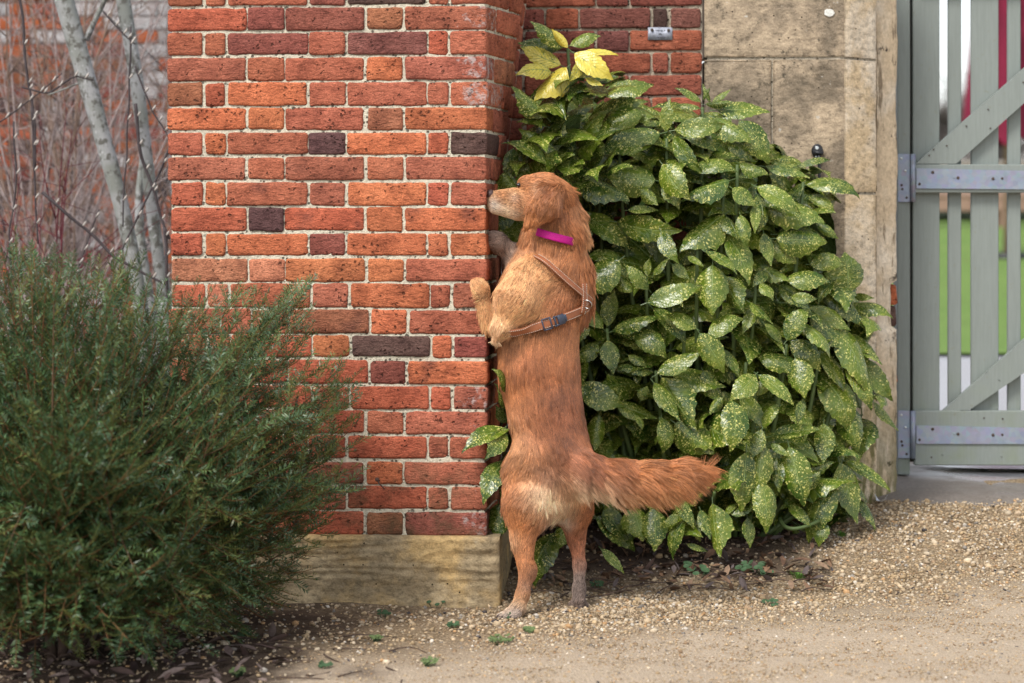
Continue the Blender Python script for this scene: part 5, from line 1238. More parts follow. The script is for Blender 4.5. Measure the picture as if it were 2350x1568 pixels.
for px, py, w_, col, lb in [(112, 1478, 46, (0.36, 0.29, 0.28), 'largest pale dead leaf under the yew'), (165, 1508, 40, (0.32, 0.26, 0.27), 'pale pinkish dead leaf below the largest one under the yew'), (205, 1440, 55, (0.20, 0.13, 0.11), 'brown curled dead leaf against the yew trunk'), (260, 1500, 40, (0.24, 0.15, 0.11), 'tan dead leaf right of the yew trunk'),
                            (60, 1505, 60, (0.11, 0.06, 0.065), 'dark purple dead leaf by the bottom left edge'), (385, 1478, 60, (0.13, 0.085, 0.07), 'long brown dead leaf on soil below the yew tips'), (220, 1535, 44, (0.19, 0.12, 0.11), 'brown dead leaf by the bottom edge under the yew')]:
    dead_leaf('fallen_leaf', lb, px, py, w_, col, int(px), 'fallen leaf', 'dead leaves under the yew')
dead_leaf('smooth_pebble', 'smooth tan stone in the bottom left corner', 36, 1548, 38, (0.40, 0.24, 0.13), 999, 'stone', None, 0.1)
dead_leaf('curled_scrap', 'curled pale scrap lying at the foot of the stone jamb', 2022, 1158, 36, (0.62, 0.63, 0.66), 77, 'scrap', None, 0.9)
# ------------------------------------------------------------------ the dog
PX = lambda r, Y: r / FPX * Y
GOLD = np.array([0.45, 0.190, 0.078]); LIGHT = np.array([0.62, 0.345, 0.170]); RED = np.array([0.27, 0.105, 0.052]); CREAM = np.array([0.74, 0.56, 0.38]); DARK = np.array([0.13, 0.07, 0.045]); GREY = np.array([0.26, 0.20, 0.175]); WHITE = np.array([0.70, 0.60, 0.54])
PR = []
def cap(a, b, k=0.03, hair=0.03, lift=0.16, col=GOLD, flow=None, sq=None):
    """tapered capsule between a=(px,py,Y,r px) and b; hair runs from a to b"""
    p, q = W(*a[:3]), W(*b[:3]); f = (q - p) / (np.linalg.norm(q - p) + 1e-9) if flow is None else np.array(flow, float)
    PR.append(dict(p=p, q=q, r1=PX(a[3], a[2]), r2=PX(b[3], b[2]), k=k, hair=hair, lift=lift, col=np.array(col), f=f, sq=sq))
# trunk, from the neck down to the rump
cap((1268, 528, 7.050, 58), (1266, 592, 7.060, 66), 0.05, 0.040, 0.2, GOLD)
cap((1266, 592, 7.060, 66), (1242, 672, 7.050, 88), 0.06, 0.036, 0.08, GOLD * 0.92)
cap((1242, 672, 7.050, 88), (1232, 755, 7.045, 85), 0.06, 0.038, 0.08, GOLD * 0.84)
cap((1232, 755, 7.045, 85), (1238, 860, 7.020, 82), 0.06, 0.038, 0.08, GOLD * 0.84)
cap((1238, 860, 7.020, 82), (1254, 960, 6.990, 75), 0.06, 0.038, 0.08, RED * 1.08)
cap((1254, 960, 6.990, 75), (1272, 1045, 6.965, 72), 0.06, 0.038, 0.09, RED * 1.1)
cap((1272, 1045, 6.965, 72), (1262, 1115, 6.955, 72), 0.06, 0.038, 0.2, GOLD)
cap((1318, 615, 7.075, 30), (1316, 690, 7.06, 36), 0.05, 0.045, 0.35, GOLD)            # loose ruff behind the neck
# head
cap((1135, 458, 7.005, 19), (1180, 456, 7.010, 24), 0.008, 0.007, 0.15, LIGHT, (0.97, 0.1, -0.2))
cap((1136, 476, 7.005, 14), (1188, 485, 7.010, 20), 0.014, 0.012, 0.3, CREAM, (0.97, 0.1, -0.3))
cap((1190, 470, 7.010, 26), (1228, 468, 7.020, 41), 0.016, 0.010, 0.2, GOLD, (0.9, 0, -0.35))
cap((1207, 424, 7.018, 19), (1240, 440, 7.028, 42), 0.008, 0.009, 0.15, GOLD, (0.95, 0, 0.1))
cap((1242, 442, 7.030, 41), (1272, 456, 7.034, 43), 0.03, 0.020, 0.15, GOLD, (0.8, 0, -0.6))
cap((1262, 468, 7.036, 42), (1270, 530, 7.050, 58), 0.05, 0.036, 0.2, GOLD * 0.88)
# ears
cap((1252, 437, 6.958, 17), (1226, 482, 6.930, 18), 0.014, 0.022, 0.10, GOLD * 0.85, (-0.45, 0, -0.9))
cap((1226, 482, 6.930, 18), (1210, 519, 6.925, 8), 0.012, 0.020, 0.10, GOLD * 1.0, (-0.35, 0, -0.95))
cap((1280, 438, 6.960, 17), (1266, 480, 6.932, 21), 0.014, 0.026, 0.16, GOLD * 0.7, (-0.35, 0, -0.95))
cap((1266, 480, 6.932, 20), (1232, 508, 6.926, 11), 0.014, 0.024, 0.12, GOLD * 0.85, (-0.6, 0, -0.8))
cap((1302, 446, 7.085, 15), (1322, 496, 7.075, 19), 0.02, 0.030, 0.2, GOLD, (0.3, 0, -1))
cap((1322, 496, 7.075, 19), (1337, 546, 7.055, 17), 0.015, 0.030, 0.25, LIGHT, (0.2, 0, -1))
# near foreleg hooked round the corner of the pier
cap((1216, 650, 6.965, 54), (1184, 692, 6.930, 50), 0.030, 0.024, 0.07, LIGHT * 1.1)
cap((1184, 692, 6.930, 50), (1157, 750, 6.912, 26), 0.022, 0.026, 0.12, LIGHT)
cap((1153, 752, 6.912, 24), (1143, 768, 6.91, 11), 0.02, 0.040, 0.3, CREAM, (-0.25, -0.1, -1))
cap((1106, 700, 6.94, 8), (1112, 738, 6.94, 7), 0.010, 0.045, 0.35, LIGHT, (0, 0, -1))
cap((1103, 664, 6.930, 16), (1122, 746, 6.935, 13), 0.010, 0.022, 0.25, LIGHT, (0.2, 0, -1))
cap((1104, 668, 6.928, 18), (1097, 655, 6.936, 16), 0.015, 0.012, 0.2, LIGHT, (-0.3, 0, 0.9))
for dx in (-9, -1, 8): cap((1100 + dx, 656, 6.934, 8), (1096 + dx, 648 + abs(dx + 1) * 0.3, 6.942, 7.5), 0.006, 0.008, 0.2, LIGHT, (0, 0, 1))
# far foreleg on the side of the pier
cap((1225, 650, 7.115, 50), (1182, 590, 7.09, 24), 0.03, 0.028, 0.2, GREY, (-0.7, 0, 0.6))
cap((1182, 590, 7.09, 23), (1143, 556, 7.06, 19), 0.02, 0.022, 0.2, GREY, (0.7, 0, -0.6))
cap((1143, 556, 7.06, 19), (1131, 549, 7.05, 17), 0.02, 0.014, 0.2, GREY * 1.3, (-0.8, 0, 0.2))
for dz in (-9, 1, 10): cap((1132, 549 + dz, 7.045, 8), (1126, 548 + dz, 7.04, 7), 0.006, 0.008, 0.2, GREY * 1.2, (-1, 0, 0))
# near hind leg
cap((1222, 1085, 6.935, 66), (1214, 1160, 6.905, 58), 0.05, 0.034, 0.22, GOLD)
cap((1210, 1160, 6.880, 50), (1197, 1248, 6.868, 23), 0.03, 0.022, 0.13, GOLD)
cap((1203, 1228, 6.870, 21), (1210, 1308, 6.825, 13.5), 0.022, 0.015, 0.18, GOLD * 0.92)
cap((1193, 1232, 6.865, 16), (1200, 1290, 6.835, 12.5), 0.022, 0.015, 0.18, GOLD * 0.92)
cap((1219, 1304, 6.832, 9), (1216, 1320, 6.822, 11), 0.02, 0.014, 0.2, DARK * 1.5)
cap((1210, 1310, 6.824, 16), (1199, 1366, 6.790, 13.5), 0.02, 0.011, 0.18, GOLD * 0.85)
cap((1199, 1366, 6.790, 13.5), (1188, 1396, 6.770, 16), 0.016, 0.010, 0.18, LIGHT * 0.85)
cap((1190, 1398, 6.768, 15), (1168, 1407, 6.758, 11.5), 0.012, 0.010, 0.18, CREAM * 0.85)
for (ax, ay, aY, bx, by, bY) in [(1176, 1404, 6.775, 1151, 1412, 6.768), (1174, 1407, 6.757, 1147, 1414, 6.750), (1180, 1408, 6.742, 1158, 1416, 6.732), (1188, 1408, 6.735, 1176, 1416, 6.722)]:
    cap((ax, ay, aY, 8.5), (bx, by, bY, 6.2), 0.006, 0.008, 0.15, WHITE * 0.75)
# far hind leg
cap((1308, 1090, 6.970, 54), (1316, 1165, 6.990, 39), 0.05, 0.028, 0.14, GOLD)
cap((1316, 1165, 6.990, 38), (1322, 1240, 6.995, 17), 0.04, 0.022, 0.13, RED * 1.2)
cap((1321, 1222, 7.000, 19), (1330, 1298, 6.955, 12), 0.02, 0.013, 0.18, RED * 1.2)
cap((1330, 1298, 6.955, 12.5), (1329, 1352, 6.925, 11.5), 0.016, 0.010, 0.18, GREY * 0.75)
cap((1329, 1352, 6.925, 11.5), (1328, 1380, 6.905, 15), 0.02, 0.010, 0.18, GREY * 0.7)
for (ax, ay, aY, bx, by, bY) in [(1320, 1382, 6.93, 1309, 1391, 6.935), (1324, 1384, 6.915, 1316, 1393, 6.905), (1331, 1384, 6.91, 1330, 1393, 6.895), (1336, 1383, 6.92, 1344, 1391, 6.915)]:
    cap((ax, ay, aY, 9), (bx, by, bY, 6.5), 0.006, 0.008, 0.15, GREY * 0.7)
# tail
cap((1290, 1055, 6.925, 46), (1345, 1078, 6.875, 35), 0.05, 0.042, 0.15, RED * 1.1)
cap((1345, 1078, 6.875, 35), (1410, 1092, 6.845, 33), 0.03, 0.062, 0.22, RED * 1.25)
cap((1410, 1092, 6.845, 33), (1490, 1094, 6.825, 30), 0.02, 0.075, 0.22, GOLD * 0.95)
cap((1490, 1094, 6.825, 30), (1560, 1088, 6.815, 27), 0.02, 0.075, 0.22, GOLD * 0.95)
cap((1560, 1088, 6.815, 27), (1602, 1082, 6.815, 14), 0.02, 0.055, 0.2, GOLD)

cap((1335, 1098, 6.875, 16), (1415, 1112, 6.845, 14), 0.02, 0.078, 0.30, CREAM * 1.1, (0.45, -0.1, -1))
cap((1415, 1112, 6.845, 14), (1520, 1112, 6.82, 12), 0.02, 0.070, 0.25, LIGHT * 1.05, (0.8, -0.1, -0.6))

def prim_d(pr, P):
    ab = pr['q'] - pr['p']; ap = P - pr['p']; t = np.clip((ap @ ab) / max(1e-12, ab @ ab), 0, 1)
    c = ap - t[..., None] * ab
    return np.sqrt((c * c).sum(-1)) - (pr['r1'] + t * (pr['r2'] - pr['r1'])), t
def smin(a, b, k):
    h = np.clip(0.5 + 0.5 * (b - a) / k, 0, 1); return b + (a - b) * h - k * h * (1 - h)
def sdf(P):
    d = np.full(P.shape[:-1], 9.0)
    for pr in PR: d = smin(prim_d(pr, P)[0], d, pr['k'])
    return d
def sgrad(P, e=0.004):
    g = np.stack([sdf(P + np.eye(3)[i] * e) - sdf(P - np.eye(3)[i] * e) for i in range(3)], -1)
    return g / (np.linalg.norm(g, axis=-1, keepdims=True) + 1e-9)
def surface_nets(vox):
    lo = np.min([np.minimum(p['p'] - p['r1'], p['q'] - p['r2']) for p in PR], 0) - 0.05; hi = np.max([np.maximum(p['p'] + p['r1'], p['q'] + p['r2']) for p in PR], 0) + 0.05
    n = np.ceil((hi - lo) / vox).astype(int) + 1; D = np.full(n, 1.0, np.float32)
    for pr in PR:
        a = np.minimum(pr['p'] - pr['r1'], pr['q'] - pr['r2']) - pr['k'] - 0.03; b = np.maximum(pr['p'] + pr['r1'], pr['q'] + pr['r2']) + pr['k'] + 0.03
        i0 = np.clip(((a - lo) / vox).astype(int), 0, n); i1 = np.clip(((b - lo) / vox).astype(int) + 2, 0, n)
        ax = [lo[k] + np.arange(i0[k], i1[k]) * vox for k in range(3)]; G = np.stack(np.meshgrid(*ax, indexing='ij'), -1)
        s = (slice(i0[0], i1[0]), slice(i0[1], i1[1]), slice(i0[2], i1[2])); D[s] = smin(prim_d(pr, G)[0].astype(np.float32), D[s], pr['k'])
    c = n - 1; acc = np.zeros((*c, 3), np.float32); cnt = np.zeros(c, np.float32)
    off = [(i, j, k) for i in (0, 1) for j in (0, 1) for k in (0, 1)]
    S = lambda o: D[o[0]:o[0] + c[0], o[1]:o[1] + c[1], o[2]:o[2] + c[2]]
    for a in off:
        for b in off:
            if sum(abs(x - y) for x, y in zip(a, b)) == 1 and a < b:
                da, db = S(a), S(b); m = (da < 0) != (db < 0); t = np.where(m, da / (da - db + 1e-12), 0)
                for k in range(3): acc[..., k] += np.where(m, a[k] + t * (b[k] - a[k]), 0)
                cnt += m
    act = cnt > 0; vid = np.full(c, -1, int); vid[act] = np.arange(act.sum()); ci = np.argwhere(act)
    V = lo + (ci + acc[act] / cnt[act][:, None]) * vox
    F = []
    for k in range(3):
        u, w = [(1, 2), (2, 0), (0, 1)][k]
        a = D[tuple(slice(0, -1) if i == k else slice(None) for i in range(3))]; b = D[tuple(slice(1, None) if i == k else slice(None) for i in range(3))]
        m = (a < 0) != (b < 0); E = np.argwhere(m); E = E[(E[:, u] > 0) & (E[:, w] > 0) & (E[:, u] < c[u]) & (E[:, w] < c[w])]; neg = a[tuple(E.T)] < 0
        def at(du, dw): q = E.copy(); q[:, u] -= du; q[:, w] -= dw; return vid[tuple(q.T)]
        q = np.stack([at(1, 1), at(0, 1), at(0, 0), at(1, 0)], 1); q[~neg] = q[~neg][:, ::-1]; F.append(q)
    F = np.concatenate(F); return V, F[(F >= 0).all(1)]
DV, DF = surface_nets(0.0052)
# coat: per primitive colour and hair data blended by nearness, then larger patches of the coat, and ear shade painted onto the neck
PATCH = [((1130, 470, 6.97), 16, WHITE * 1.1, 1.0), ((1148, 482, 6.95), 14, WHITE, 0.85), ((1178, 498, 6.95), 15, WHITE, 0.9), ((1197, 414, 6.96), 9, WHITE, 0.9), ((1150, 446, 6.97), 16, GOLD, 0.8), ((1189, 425, 6.96), 7, DARK, 0.95), ((1160, 488, 6.95), 7, DARK, 0.8), ((1142, 483, 6.96), 5, DARK, 0.7), ((1178, 488, 6.95), 6, DARK, 0.7), ((1194, 486, 6.95), 6, DARK * 1.3, 0.6), ((1290, 490, 6.95), 22, RED * 1.1, 0.6), ((1222, 535, 6.95), 18, RED, 0.6), ((1152, 488, 6.96), 8, GREY, 0.7), ((1168, 493, 6.95), 7, GREY, 0.5),
         ((1226, 430, 6.955), 13, CREAM, 0.5), ((1178, 452, 6.955), 13, WHITE, 0.6), ((1262, 442, 6.94), 22, RED * 0.8, 0.7), ((1200, 640, 6.90), 70, LIGHT, 0.75), ((1150, 690, 6.9), 60, LIGHT, 0.8), ((1100, 660, 6.93), 30, LIGHT * 1.1, 0.6), ((1280, 560, 6.95), 45, GOLD * 0.85, 0.6),
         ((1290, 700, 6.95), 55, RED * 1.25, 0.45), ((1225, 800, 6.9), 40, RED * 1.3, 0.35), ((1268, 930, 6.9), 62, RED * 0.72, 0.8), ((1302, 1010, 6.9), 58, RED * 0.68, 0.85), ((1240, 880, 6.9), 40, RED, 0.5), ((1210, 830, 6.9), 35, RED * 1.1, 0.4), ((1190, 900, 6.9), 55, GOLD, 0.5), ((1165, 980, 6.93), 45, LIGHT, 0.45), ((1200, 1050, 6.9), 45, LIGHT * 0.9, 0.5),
         ((1250, 1135, 6.86), 42, CREAM * 1.1, 0.95), ((1278, 1172, 6.88), 34, CREAM * 1.2, 0.95), ((1300, 1150, 6.92), 28, CREAM, 0.75), ((1295, 1195, 6.93), 24, WHITE, 0.8), ((1262, 1195, 6.87), 18, WHITE, 0.7), ((1258, 1080, 6.86), 26, GREY * 1.2, 0.35), ((1330, 1112, 6.87), 26, CREAM, 0.9), ((1375, 1122, 6.85), 26, CREAM, 0.8),
         ((1420, 1124, 6.84), 24, LIGHT * 1.1, 0.8), ((1490, 1124, 6.82), 26, LIGHT * 1.1, 0.7), ((1560, 1112, 6.815), 22, LIGHT, 0.6), ((1215, 1315, 6.82), 16, DARK * 1.3, 0.7), ((1205, 1345, 6.80), 16, GREY, 0.45), ((1185, 1405, 6.75), 14, GREY * 0.8, 0.5), ((1335, 1335, 6.93), 30, GREY * 0.7, 0.6), ((1175, 1240, 6.86), 22, CREAM * 0.9, 0.4), ((1240, 1190, 6.87), 30, GOLD * 0.9, 0.6)]
def coat(P):
    n = len(P); Wt = np.zeros((n, len(PR)))
    for i, pr in enumerate(PR): Wt[:, i] = prim_d(pr, P)[0]
    Wt = np.exp(-(Wt - Wt.min(1, keepdims=True)) / 0.010); Wt /= Wt.sum(1, keepdims=True)
    C = Wt @ np.array([p['col'] for p in PR]); H = Wt @ np.array([p['hair'] for p in PR]); Lf = Wt @ np.array([p['lift'] for p in PR]); Fl = Wt @ np.array([p['f'] for p in PR])
    for (c, r, col, s) in PATCH:
        q = W(*c); d = P - q; d[:, 1] *= 0.6; w = s * np.exp(-((d * d).sum(1)) / (PX(r, c[2]) ** 2)); C = C * (1 - w[:, None]) + np.array(col) * w[:, None]
    return C, H, Lf, Fl
dog = thing('dog', 'golden red dog in tan harness standing on its hind legs against the brick pier', 'dog', (W(1260, 1400, 6.85)[0], 6.85, 0))
Cv, Hv, _, _ = coat(DV)
md = MB('dog_skin', 0.8, 0.15); M_SKIN = md.done(md.attr('Col'))
body = ob('body', DV, DF, M_SKIN, dog, pcol=np.clip(Cv * 0.55, 0, 1))
print('dog verts', len(DV))

# ---- rings for collar and harness, laid on the coat
def march(c, d, rmax=0.40, gap=0.010):
    """outermost surface point along the ray from c in direction d"""
    t = np.linspace(rmax, 0.0, 160); P = c + t[:, None] * d; s = sdf(P); i = int(np.argmax(s < gap)); 
    return P[i]
def ring(px0, py0, px1, py1, Yc, tilt=0.0, rmax=0.16, gap=0.012, n=72, inner=None):
    a, b = W(px0, py0, Yc), W(px1, py1, Yc); c = (a + b) / 2 if inner is None else W(*inner); e1 = (b - a) / np.linalg.norm(b - a); e2 = np.array([0, 1.0, tilt]); e2 -= e1 * (e1 @ e2); e2 /= np.linalg.norm(e2)
    th = np.linspace(0, 2 * np.pi, n, endpoint=False); P = np.array([march(c, math.cos(t) * e1 + math.sin(t) * e2, rmax, gap) for t in th])
    for _ in range(3): P = (np.roll(P, 1, 0) + 2 * P + np.roll(P, -1, 0)) / 4
    return P, np.cross(e1, e2), c
def ribbon(P, wdir, width, thick, closed=True):
    n = len(P); wdir = wdir / np.linalg.norm(wdir); T = np.roll(P, -1, 0) - np.roll(P, 1, 0)
    if not closed: T = np.gradient(P, axis=0)
    T /= np.linalg.norm(T, axis=1, keepdims=True) + 1e-9
    O = sgrad(P, 0.008); Wd = np.cross(T, O); Wd /= np.linalg.norm(Wd, axis=1, keepdims=True) + 1e-9; O = np.cross(Wd, T)
    w = width / 2; V = np.stack([P - Wd * w + O * 0, P - Wd * w + O * thick, P - Wd * w * 0.6 + O * thick * 1.25, P + Wd * w * 0.6 + O * thick * 1.25, P + Wd * w + O * thick, P + Wd * w], 1).reshape(-1, 3); k = 6
    F = [(i * k + j, i * k + (j + 1) % k, ((i + 1) % n) * k + (j + 1) % k, ((i + 1) % n) * k + j) for i in range(n if closed else n - 1) for j in range(k)]
    if not closed: F += [tuple(range(k))[::-1], tuple(range((n - 1) * k, n * k))]
    return V, F, O, Wd, T
M_PINK = simple('pink_webbing', (0.46, 0.008, 0.20), 0.65, 0.25, 260, 0.6)
M_LEATHER = simple('tan_leather', (0.33, 0.115, 0.05), 0.45, 0.22, 60, spec=0.4); M_STITCH = simple('pale_thread', (0.66, 0.58, 0.48), 0.8, 0.1, 60)
M_BUCKLE = simple('grey_plastic', (0.045, 0.055, 0.085), 0.35, 0.2, 60, spec=0.5); M_STEEL = simple('steel_ring', (0.55, 0.54, 0.52), 0.25, 0.1, 60, metal=1.0)
STR = [(np.array([W(1125, 445, 6.985), W(1123, 446, 7.0), W(1130, 438, 7.0), W(1128, 446, 6.975)]), 0.008)]
def tuck(P, lo, hi):
    """sink the part of a strap that the coat covers"""
    q = to_px(P)[:, 0]; Ym = (P[:, 1].min() + P[:, 1].max()) / 2; s = np.where(P[:, 1] < Ym, np.maximum(sst(lo + 10, lo - 14, q), sst(hi - 6, hi + 14, q)), 1.0)
    for _ in range(4): s = (np.roll(s, 1) + s + np.roll(s, -1)) / 3
    return P - sgrad(P, 0.01) * (0.032 * s)[:, None], s < 0.4
Pc, wc, _ = ring(1205, 518, 1334, 553, 7.052, 0.10, 0.11, 0.013)
Pc, vis_ = tuck(Pc, 1228, 1318); STR.append((Pc[vis_], 0.011))
V, F, *_ = ribbon(Pc, wc, 0.023, 0.003); collar = ob('collar', V, F, M_PINK, dog)
har = None
def strap_part(parent, P, w, width, closed=True, name='strap', vis=None):
    V, F, O, Wd, T = ribbon(P, w, width, 0.003, closed); o = ob(name, V, F, M_LEATHER, parent)
    STR.append((P if vis is None else P[vis], width * 0.62))
    G = Geo()
    for sgn in (-1, 1):
        Q = P + O * 0.0042 + Wd * sgn * width * 0.40; dd = np.linalg.norm(np.diff(Q, axis=0), axis=1); cum = np.concatenate([[0], np.cumsum(dd)])
        for s in np.arange(0.003, cum[-1] - 0.004, 0.0062):
            a = np.array([np.interp(s, cum, Q[:, k]) for k in range(3)]); b = np.array([np.interp(s + 0.0036, cum, Q[:, k]) for k in range(3)]); G.add(*tube(np.array([a, b]), [0.0008, 0.0008], 4))
    V, F = G.out(); ob('stitching', V, F, M_STITCH, o, kind='stuff'); return O, Wd, T, o
har = bpy.data.objects.new('harness', None); link(har, dog); har.location = (0, 0, 0)
Pb, wb, cb = ring(1140, 763, 1328, 708, 7.035, 0.10, 0.20, 0.013); Pb, vb = tuck(Pb, 1164, 1400); Ob, Wb, Tb, belt = strap_part(har, Pb, wb, 0.026, name='girth_strap', vis=vb)
Ps, ws, _ = ring(1200, 548, 1342, 676, 7.050, 0.05, 0.17, 0.015); Ps, vs_ = tuck(Ps, 1234, 1400); strap_part(har, Ps, ws, 0.018, name='shoulder_strap', vis=vs_)
bpts = np.array([march(W(1255, y, 7.045), (W(x, y, 6.985) - W(1255, y, 7.045)) / np.linalg.norm(W(x, y, 6.985) - W(1255, y, 7.045)), 0.2, 0.016) for x, y in [(1330, 650), (1330, 666), (1329, 682), (1328, 698), (1325, 712), (1322, 722)]])
Obk, Wbk, Tbk, bstrap = strap_part(har, bpts, wb, 0.022, False, 'back_strap')
# D ring, clip and buckle
c = bpts[3] + Obk[3] * 0.012; a = np.linspace(0, 2 * np.pi, 20); e2 = Obk[3] * 0.6 + np.array([0.6, -0.3, 0.35]); e2 /= np.linalg.norm(e2); e1 = np.cross(e2, [0, 0.9, 0.3]); e1 /= np.linalg.norm(e1)
V, F = tube(np.array([c + 0.014 * (math.cos(t) * e1 + math.sin(t) * e2) for t in a]), np.full(20, 0.0018), 6, False); ob('lead_ring', V, F, M_STEEL, har)
def on_belt(px):
    pp_ = to_px(Pb); front = [i for i in range(len(Pb)) if Pb[i, 1] < 7.03]; i = min(front, key=lambda q: abs(pp_[q, 0] - px)); return Pb[i], Ob[i], Wb[i], Tb[i]
def local_box(c, ax, ay, az, sx, sy, sz, b=0.0012):
    V, F = cbox((-sx / 2, -sy / 2, -sz / 2), (sx / 2, sy / 2, sz / 2), b); return c + V[:, :1] * ax + V[:, 1:2] * ay + V[:, 2:] * az, F
p, o_, w_, t_ = on_belt(1258); G = Geo(); c = p + o_ * 0.006
for s in (-1, 1):
    G.add(*local_box(c + t_ * s * 0.0125, t_, w_, o_, 0.0042, 0.036, 0.004)); G.add(*local_box(c + w_ * s * 0.016, t_, w_, o_, 0.0206, 0.0042, 0.0038))
V, F = G.out(); ob('slider', V, F, M_BUCKLE, har)
p, o_, w_, t_ = on_belt(1283); G = Geo(); c = p + o_ * 0.006
if (t_ @ np.array([1.0, 0, 0])) < 0: t_ = -t_
G.add(*local_box(c - t_ * 0.010, t_, w_, o_, 0.005, 0.033, 0.006)); G.add(*local_box(c + t_ * 0.010, t_, w_, o_, 0.022, 0.030, 0.008, 0.002)); G.add(*local_box(c + w_ * 0.013, t_, w_, o_, 0.03, 0.004, 0.006)); G.add(*local_box(c - w_ * 0.013, t_, w_, o_, 0.03, 0.004, 0.006)); G.add(*local_box(c + t_ * 0.024, t_, w_, o_, 0.008, 0.022, 0.007, 0.002))
V, F = G.out(); ob('side_buckle', V, F, M_BUCKLE, har)

# ---- nose, eye, claws
M_NOSE = simple('nose_leather', (0.085, 0.05, 0.045), 0.45, 0.3, 300, spec=0.45); M_EYE = simple('eye_gloss', (0.012, 0.008, 0.006), 0.12, 0.1, 60, spec=0.6)
vi, fi = ico(1); e = W(1125, 446, 7.000); ob('nose', e + vi * np.array([0.0125, 0.0185, 0.0145]) + 0.0015 * np.array([[nz(v, 3)] * 3 for v in vi]), fi, M_NOSE, dog)
V, F = ico(0); G = Geo(); G.add(e + np.array([-0.006, -0.011, -0.002]) + V * np.array([0.0045, 0.0045, 0.003]), F); V, F = G.out(); ob('nostril', V, F, M_EYE, dog)
cE = W(1191, 425, 6.90); tt = np.linspace(0, 0.2, 200); ray = cE - np.array([0, 0, CAMH]); ray /= np.linalg.norm(ray); sp = cE + tt[:, None] * ray; s = sdf(sp); ep = sp[int(np.argmax(s < 0.002))]
ob('eye', ep + vi * np.array([0.0095, 0.006, 0.0056]), fi, M_EYE, dog)
lid = ep + np.array([0, 0.001, 0.004]); V, F = tube(np.array([lid + (-0.009, 0.001, -0.002), lid + (0, -0.002, 0.0015), lid + (0.010, 0.001, -0.003)]), [0.0015, 0.0025, 0.0015], 6); ob('eyelid', V, F, M_NOSE, dog)
M_CLAW = simple('claw_horn', (0.07, 0.05, 0.045), 0.4, 0.3, 60)
for (x, y, Y, dx) in [(1147, 1414, 6.765, -1), (1143, 1416, 6.747, -1), (1154, 1418, 6.728, -1), (1172, 1419, 6.717, -0.6), (1088, 648, 6.944, 0), (1096, 645, 6.946, 0), (1104, 648, 6.946, 0), (1307, 1393, 6.93, -0.5), (1314, 1396, 6.9, -0.3), (1330, 1396, 6.888, 0), (1347, 1393, 6.91, 0.5)]:
    p = W(x, y, Y); V, F = tube(np.array([p + (0.004 * -dx, 0.004, 0.006), p + (0.002 * dx, -0.003, 0.003), p + (0.006 * dx, -0.006, -0.003)]), [0.0034, 0.0028, 0.0008], 6); ob('claw', V, F, M_CLAW, dog)

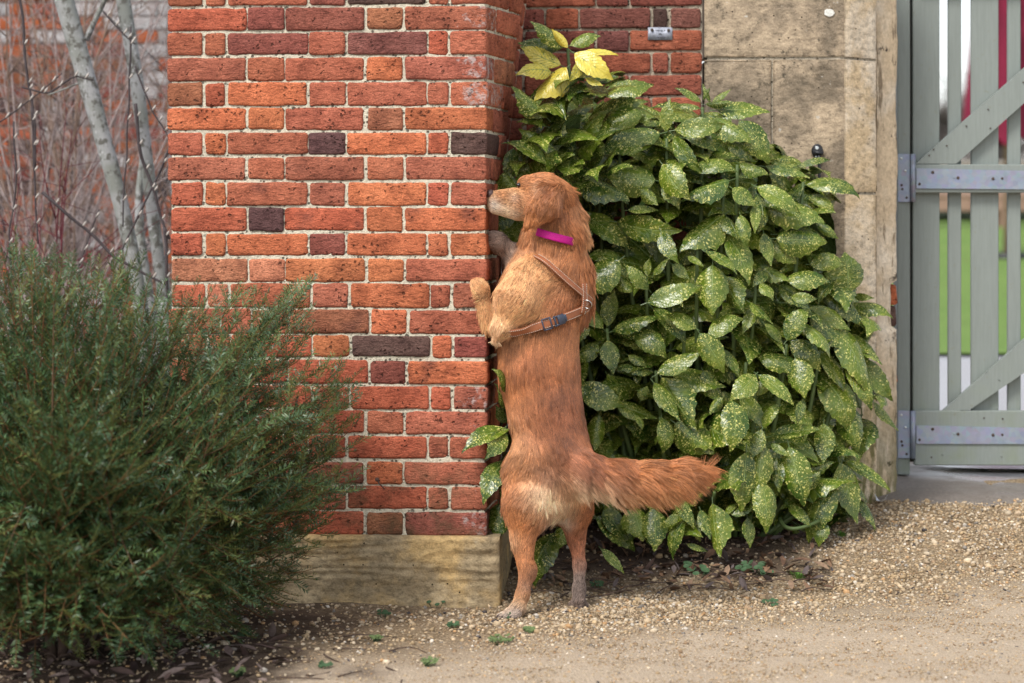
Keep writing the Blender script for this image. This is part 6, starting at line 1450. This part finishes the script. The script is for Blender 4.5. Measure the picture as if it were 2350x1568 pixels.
# ---- fur
def fur(n, seed):
    r = np.random.default_rng(seed)
    A, B, C, D = (DV[DF[:, i]] for i in range(4)); ar = np.linalg.norm(np.cross(C - A, D - B), axis=1) / 2
    fc = (A + B + C + D) / 4; hl_ = coat(fc)[1]; wgt = ar * (0.55 + 0.45 * np.clip(hl_ / 0.03, 0.3, 2.0)) * np.where(hl_ < 0.016, 1.9, 1.0)
    fi_ = r.choice(len(DF), n, p=wgt / wgt.sum()); u, v = r.random((2, n, 1))
    P = (A[fi_] * (1 - u) + B[fi_] * u) * (1 - v) + (D[fi_] * (1 - u) + C[fi_] * u) * v
    Nn = sgrad(P); C_, H, Lf, Fl = coat(P)
    # wavy flow
    def vn(P, s, k): return np.array([[mnoise.noise(Vector((p[0] * s + k, p[1] * s, p[2] * s * 0.8))), mnoise.noise(Vector((p[0] * s, p[1] * s + k + 7, p[2] * s * 0.8))), mnoise.noise(Vector((p[0] * s - k, p[1] * s, p[2] * s * 0.8 + 13)))] for p in P])
    # guides for clumps
    m = n // 11; gi = r.choice(n, m, replace=False); kd = KDTree(m)
    for i, g_ in enumerate(gi): kd.insert(P[g_], i)
    kd.balance(); near_ = np.array([kd.find(p)[1] for p in P])
    wv = vn(P[gi], 12, 3) * 0.55 + vn(P[gi], 36, 9) * 0.22; clump_tone = np.exp(r.normal(0, 0.11, m)); clump_len = np.exp(r.normal(0, 0.14, m))
    F_ = Fl + wv[near_] + r.normal(0, 0.10, (n, 3)); F_ -= Nn * (F_ * Nn).sum(1, keepdims=True); F_ /= np.linalg.norm(F_, axis=1, keepdims=True) + 1e-9
    L = H * clump_len[near_] * np.exp(r.normal(0, 0.12, n))
    hang = np.clip((H - 0.034) / 0.03, 0, 1)
    for SP, wd in STR:                         # the coat lies flat under the straps
        ks = KDTree(len(SP)); [ks.insert(q, i) for i, q in enumerate(SP)]; ks.balance()
        dd = np.array([ks.find(p)[2] for p in P]); lim = wd + 0.010; L = np.where(dd < lim, np.minimum(L, 0.008), L); Lf = np.where(dd < lim, 0.05, Lf)
    K = 6; t = np.linspace(0, 1, K); pts = np.zeros((n, K, 3)); pts[:, 0] = P - Nn * 0.002
    d = F_ * np.sqrt(np.maximum(0, 1 - Lf ** 2))[:, None] + Nn * (Lf + 0.10)[:, None]
    curl = vn(P[gi], 90, 21)[near_]
    for k in range(1, K):
        dk = d - Nn * (0.20 * t[k] * (1 - hang))[:, None] + np.array([0, 0, -1.0]) * (0.75 * hang * t[k])[:, None] + curl * (0.5 * math.sin(t[k] * 5.0)) * (0.35 + 0.65 * hang)[:, None]
        dk /= np.linalg.norm(dk, axis=1, keepdims=True); pts[:, k] = pts[:, k - 1] + dk * (L / (K - 1))[:, None]
    G_ = pts[gi][near_]; cl = (0.56 * t ** 1.3)[None, :, None] * np.clip(H / 0.03, 0.25, 1.0)[:, None, None]
    base_off = (P - P[gi][near_]); lim = np.linalg.norm(base_off, axis=1) < 0.03
    pts = np.where(lim[:, None, None], pts * (1 - cl) + (G_ + base_off[:, None, :] * 0.25) * cl, pts)
    sd = sdf(pts.reshape(-1, 3)).reshape(n, K)                        # keep strands outside the skin
    push = np.clip(0.0015 - sd, 0, 0.012); push[:, 0] = 0; pts += push[..., None] * Nn[:, None, :]
    band = np.array([mnoise.noise(Vector((p[0] * 17, p[1] * 17, p[2] * 30))) + 0.6 * mnoise.noise(Vector((p[0] * 45 + 5, p[1] * 45, p[2] * 60))) for p in P[gi]])[near_]
    C_ = C_ * np.exp(0.42 * band * np.clip((H - 0.012) / 0.02, 0, 1))[:, None] * np.array([1.05, 0.98, 0.90])
    col = C_ * clump_tone[near_][:, None] * np.exp(r.normal(0, 0.26, (n, 1)))
    # inside the pier nothing grows
    rel = pts - C0; inn = ((rel @ N) > -0.004) & ((rel @ U) < -0.004) & (pts[..., 2] > 0.28); bad = inn.any(1); 
    keep = ~bad; pts, col, L = pts[keep], col[keep], L[keep]
    return pts, np.clip(col, 0.005, 0.95), L
mf = MB('dog_fur', 0.42, 0.4); M_FUR = mf.done(mf.attr('Col'))
def make_fur(name, pts, col, rad):
    n, K, _ = pts.shape; hc = bpy.data.hair_curves.new(name); hc.add_curves([K] * n)
    q = pts - origin_of(dog); hc.attributes['position'].data.foreach_set('vector', q.astype(np.float32).ravel())
    ra = hc.attributes.get('radius') or hc.attributes.new('radius', 'FLOAT', 'POINT')
    ra.data.foreach_set('value', np.tile((rad * np.array([1.0, 1.0, 0.9, 0.75, 0.5, 0.15])).astype(np.float32), n))
    ca = hc.attributes.new('Col', 'FLOAT_COLOR', 'CURVE'); c4 = np.ones((n, 4), np.float32); c4[:, :3] = col; ca.data.foreach_set('color', c4.ravel())
    hc.materials.append(M_FUR); o = bpy.data.objects.new(name, hc); link(o, dog); o['kind'] = 'stuff'; return o
pts, col, L = fur(210000, 5); make_fur('fur', pts, col, 0.00042)
print('objects', len(bpy.data.objects), 'tris', sum(len(o.data.polygons) for o in bpy.data.objects if o.type == 'MESH'))
